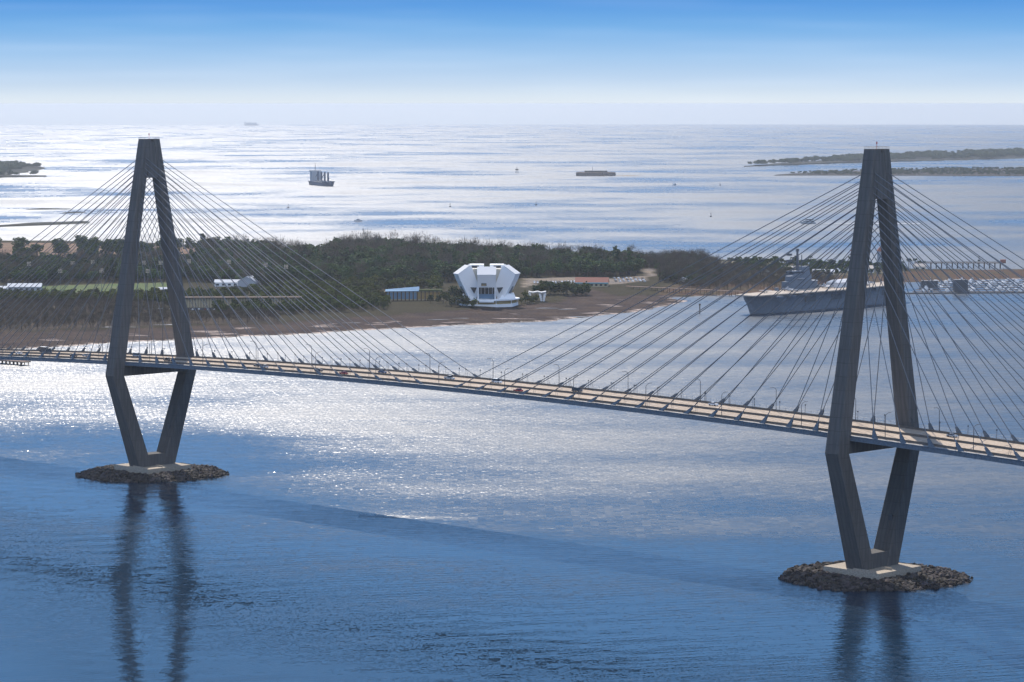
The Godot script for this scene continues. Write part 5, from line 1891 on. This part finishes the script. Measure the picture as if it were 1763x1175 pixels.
func traffic() -> void:
	var white := plain(0.75, 0.75, 0.74, 0.25)
	white.clearcoat_enabled = true
	var black := plain(0.02, 0.02, 0.025, 0.25)
	black.clearcoat_enabled = true
	var blue := plain(0.05, 0.08, 0.16, 0.25)
	var red := plain(0.28, 0.03, 0.03, 0.25)
	var silver := plain(0.42, 0.43, 0.44, 0.3, 0.4)
	for c in [
		[-580.0, 5.5, white, "car", "white car on the near lanes at the left edge of the deck"],
		[-528.0, 7.5, black, "car", "black car on the near lanes left of the far tower, the farther of two"],
		[-521.0, 4.5, silver, "car", "silver car on the near lanes left of the far tower, the nearer of two"],
		[-574.0, -8.0, black, "truck", "dark box truck on the far lanes at the left edge"],
		[-492.0, -7.0, silver, "van", "grey van on the far lanes just left of the far tower"],
		[-449.0, 6.5, black, "pickup", "black pickup truck on the near lanes just right of the far tower"],
		[-380.0, 4.8, black, "car", "black car on the near lanes, left of two between the towers"],
		[-371.0, 8.2, silver, "car", "silver car on the near lanes, right of two between the towers"],
		[-333.0, 6.0, black, "car", "black car on the near lanes left of the middle of the span"],
		[-311.0, 9.5, red, "car", "dark red car on the near lanes left of the middle of the span"],
		[-301.5, -7.0, blue, "car", "dark blue car on the far lanes left of the middle of the span"],
		[-254.0, -6.0, silver, "pickup", "silver pickup on the far lanes by the middle of the span"],
		[-226.0, -9.5, white, "van", "white van on the far lanes right of the middle of the span"],
		[-191.0, 12.0, red, "car", "dark red car close to the near barrier right of the middle of the span"],
		[-173.0, -7.5, black, "van", "black van on the far lanes right of the middle of the span"],
		[-96.0, -12.0, white, "car", "white car on the far lanes left of the near tower"],
		[31.0, -11.0, silver, "car", "silver car on the far lanes just right of the near tower"]]:
		var o := car({"car": "car", "van": "van", "pickup": "pickup_truck", "truck": "box_truck"}[c[3]], c[2], c[3])
		o.set_meta("label", c[4])
		o.set_meta("category", {"car": "car", "van": "van", "pickup": "pickup truck", "truck": "truck"}[c[3]])
		o.position = on_deck(c[0], c[1], 0.07)
		o.rotation = Vector3(0, TURN + (0.0 if c[1] < 0 else PI), 0)
	# cars parked on the land, too small to show their parts
	rng.seed = 808
	var paints := [white, black, silver, blue, red]
	var body := mb()
	hexa(body, ring4(-2.3, 2.3, 0.3, -0.9, 0.9), ring4(-2.2, 2.2, 0.95, -0.85, 0.85))
	hexa(body, ring4(-1.6, 1.1, 0.95, -0.8, 0.8), ring4(-1.1, 0.5, 1.5, -0.65, 0.65))
	var shape := mesh_of(body)
	var parked := func(x: float, z: float, turn: float, label: String, group: String):
		var m := put("parked_car", shape, paints[rng.randi() % 3 if rng.randf() < 0.8 else rng.randi() % 5], self, at(x, z, 0.05), turn)
		tag(m, label, "car", group)
	for k in 26:
		parked.call(-343.0 + k * 2.9, -2662.0 - rng.randf() * 3.0, PI / 2, "car in the row parked left of the long tan building, between the far tower's legs", "cars parked left of the long tan building")
	for k in 30:
		parked.call(24.0 + (k % 15) * 3.3, -3060.0 - (k / 15) * 22.0, PI / 2, "car parked in the lot behind the white pavilion", "cars parked in the lot right of the museum")
	for k in 24:
		parked.call(112.0 + (k % 8) * 4.4, -3090.0 - (k / 8) * 26.0 + rng.randf_range(-4, 4), PI / 2 + 0.3, "car parked in the lot above the visitor centre", "cars parked above the visitor centre")

func materials() -> void:
	M.concrete = mottled(0.108, 0.105, 0.103, 0.16, 18.0, 0.85, 2, 0.012)
	M.concrete.uv1_scale = Vector3(1.0 / 9.0, 1.0 / 110.0, 1.0 / 9.0)      # rain streaks run down the faces
	M.concrete_pale = mottled(0.36, 0.31, 0.25, 0.2, 9.0, 0.85, 3)
	M.joint = plain(0.08, 0.075, 0.07, 0.9)
	M.deck_side = plain(0.30, 0.27, 0.24, 0.8)
	M.road = mottled(0.38, 0.305, 0.235, 0.12, 23.0, 0.85, 4)
	M.path = mottled(0.40, 0.36, 0.31, 0.1, 11.0, 0.85, 5)
	M.barrier = mottled(0.12, 0.11, 0.10, 0.2, 7.0, 0.85, 6)
	M.girder = mottled(0.11, 0.14, 0.175, 0.15, 12.0, 0.5, 7)
	M.dark_steel = plain(0.07, 0.075, 0.085, 0.5, 0.3)
	M.cable = plain(0.13, 0.14, 0.155, 0.45)
	M.line_paint = plain(0.7, 0.68, 0.62, 0.7)
	M.red_paint = plain(0.45, 0.05, 0.03, 0.5)
	M.rock_bed = mottled(0.055, 0.05, 0.045, 0.4, 5.0, 0.9, 8)
	M.rock = plain(0.042, 0.038, 0.037, 0.8)
	M.rock.vertex_color_use_as_albedo = true
	M.soil = plain(1, 1, 1, 0.95)
	M.soil.vertex_color_use_as_albedo = true
	M.soil.albedo_texture = noise_tex(0.03, 512, [[0.2, Color(0.72, 0.72, 0.72)], [0.8, Color(1, 1, 1)]], 6, 14)
	M.mud = plain(0.9, 0.85, 0.8, 1.0)
	M.mud.vertex_color_use_as_albedo = true
	M.mud.roughness_texture = noise_tex(0.03, 512, [[0.35, 0.42], [0.5, 0.65], [0.62, 0.95]], 6, 15)
	M.mud.normal_enabled = true
	M.mud.normal_texture = noise_tex(0.05, 512, [], 4, 16, true, 4.0)
	M.mud.normal_scale = 0.6
	M.pool = M.water[12]
	M.bark = plain(0.075, 0.06, 0.05, 0.95)
	for k in [["leaf_oak", 0.036, 0.066, 0.016], ["leaf_pine", 0.028, 0.058, 0.018], ["twigs", 0.08, 0.062, 0.055], ["leaf_olive", 0.062, 0.074, 0.010], ["leaf_olive_dark", 0.038, 0.054, 0.010], ["leaf_young", 0.072, 0.098, 0.014]]:
		var m := plain(k[1], k[2], k[3], 0.75)
		m.vertex_color_use_as_albedo = true
		m.backlight_enabled = true
		m.backlight = Color(0.5, 0.54, 0.3)
		m.metallic_specular = 0.2
		M[k[0]] = m
	M.soil.metallic_specular = 0.1
	M.white_wall = plain(0.80, 0.80, 0.80, 0.7)
	M.white_roof = plain(0.62, 0.62, 0.62, 0.9)
	M.white_paint = plain(0.6, 0.6, 0.6, 0.4)
	M.cream_wall = plain(0.70, 0.65, 0.55, 0.7)
	M.cream_roof = plain(0.62, 0.52, 0.42, 0.8)
	M.grey_wall = plain(0.36, 0.38, 0.41, 0.7)
	M.grey_roof = plain(0.34, 0.37, 0.42, 0.6)
	M.tan_wall = mottled(0.42, 0.36, 0.24, 0.15, 9.0, 0.8, 21)
	M.tan_dark = plain(0.16, 0.13, 0.09, 0.8)
	M.red_roof = mottled(0.30, 0.13, 0.095, 0.2, 7.0, 0.8, 22)
	M.brown_wood = mottled(0.085, 0.06, 0.042, 0.3, 4.0, 0.85, 23)
	M.pier_wood = mottled(0.24, 0.17, 0.13, 0.25, 5.0, 0.85, 24)
	M.moss = mottled(0.07, 0.08, 0.03, 0.3, 5.0, 0.95, 25)
	M.turquoise = plain(0.05, 0.38, 0.5, 0.4)
	M.dark_glass = plain(0.018, 0.022, 0.028, 0.12)
	M.grey_glass = plain(0.12, 0.14, 0.16, 0.2)
	M.blue_glass = plain(0.14, 0.25, 0.37, 0.8)
	M.gold_glass = plain(0.34, 0.24, 0.09, 0.25)
	M.tyre = plain(0.015, 0.015, 0.016, 0.9)
	M.hull_grey = mottled(0.125, 0.155, 0.195, 0.12, 30.0, 0.7, 26)
	M.hull_dark = plain(0.07, 0.08, 0.095, 0.6)
	M.hull_light = plain(0.36, 0.37, 0.39, 0.6)
	M.grey_dark = mottled(0.10, 0.10, 0.10, 0.25, 6.0, 0.85, 27)
	M.flight_deck = mottled(0.40, 0.34, 0.28, 0.15, 25.0, 0.8, 28)
	M.ship_blue = plain(0.05, 0.07, 0.11, 0.6)
	M.foam = plain(0.7, 0.72, 0.74, 0.9)
	M.brick = mottled(0.16, 0.12, 0.10, 0.2, 20.0, 0.9, 29)
	M.fort_dark = plain(0.07, 0.07, 0.07, 0.8)
	M.sand = plain(0.26, 0.22, 0.17, 0.95)
	M.far_soil = mottled(0.035, 0.036, 0.028, 0.3, 200.0, 0.95, 30)
	M.far_marsh = mottled(0.045, 0.04, 0.036, 0.3, 200.0, 0.95, 31)
	for k in ["far_soil", "far_marsh", "sand", "rock_bed", "bark"]: M[k].metallic_specular = 0.15

func _ready() -> void:
	air()
	water_materials()
	materials()
	river()
	harbour()
	land()
	make_bridge()
	rock_islands()
	vegetation()
	museum()
	pavilion()
	arcade()
	long_building()
	other_buildings()
	boardwalk()
	fishing_pier()
	marina()
	carrier()
	bulk_carrier()
	sea_fort()
	far_ship()
	far_shores()
	deck_lamps()
	traffic()
	small_craft()
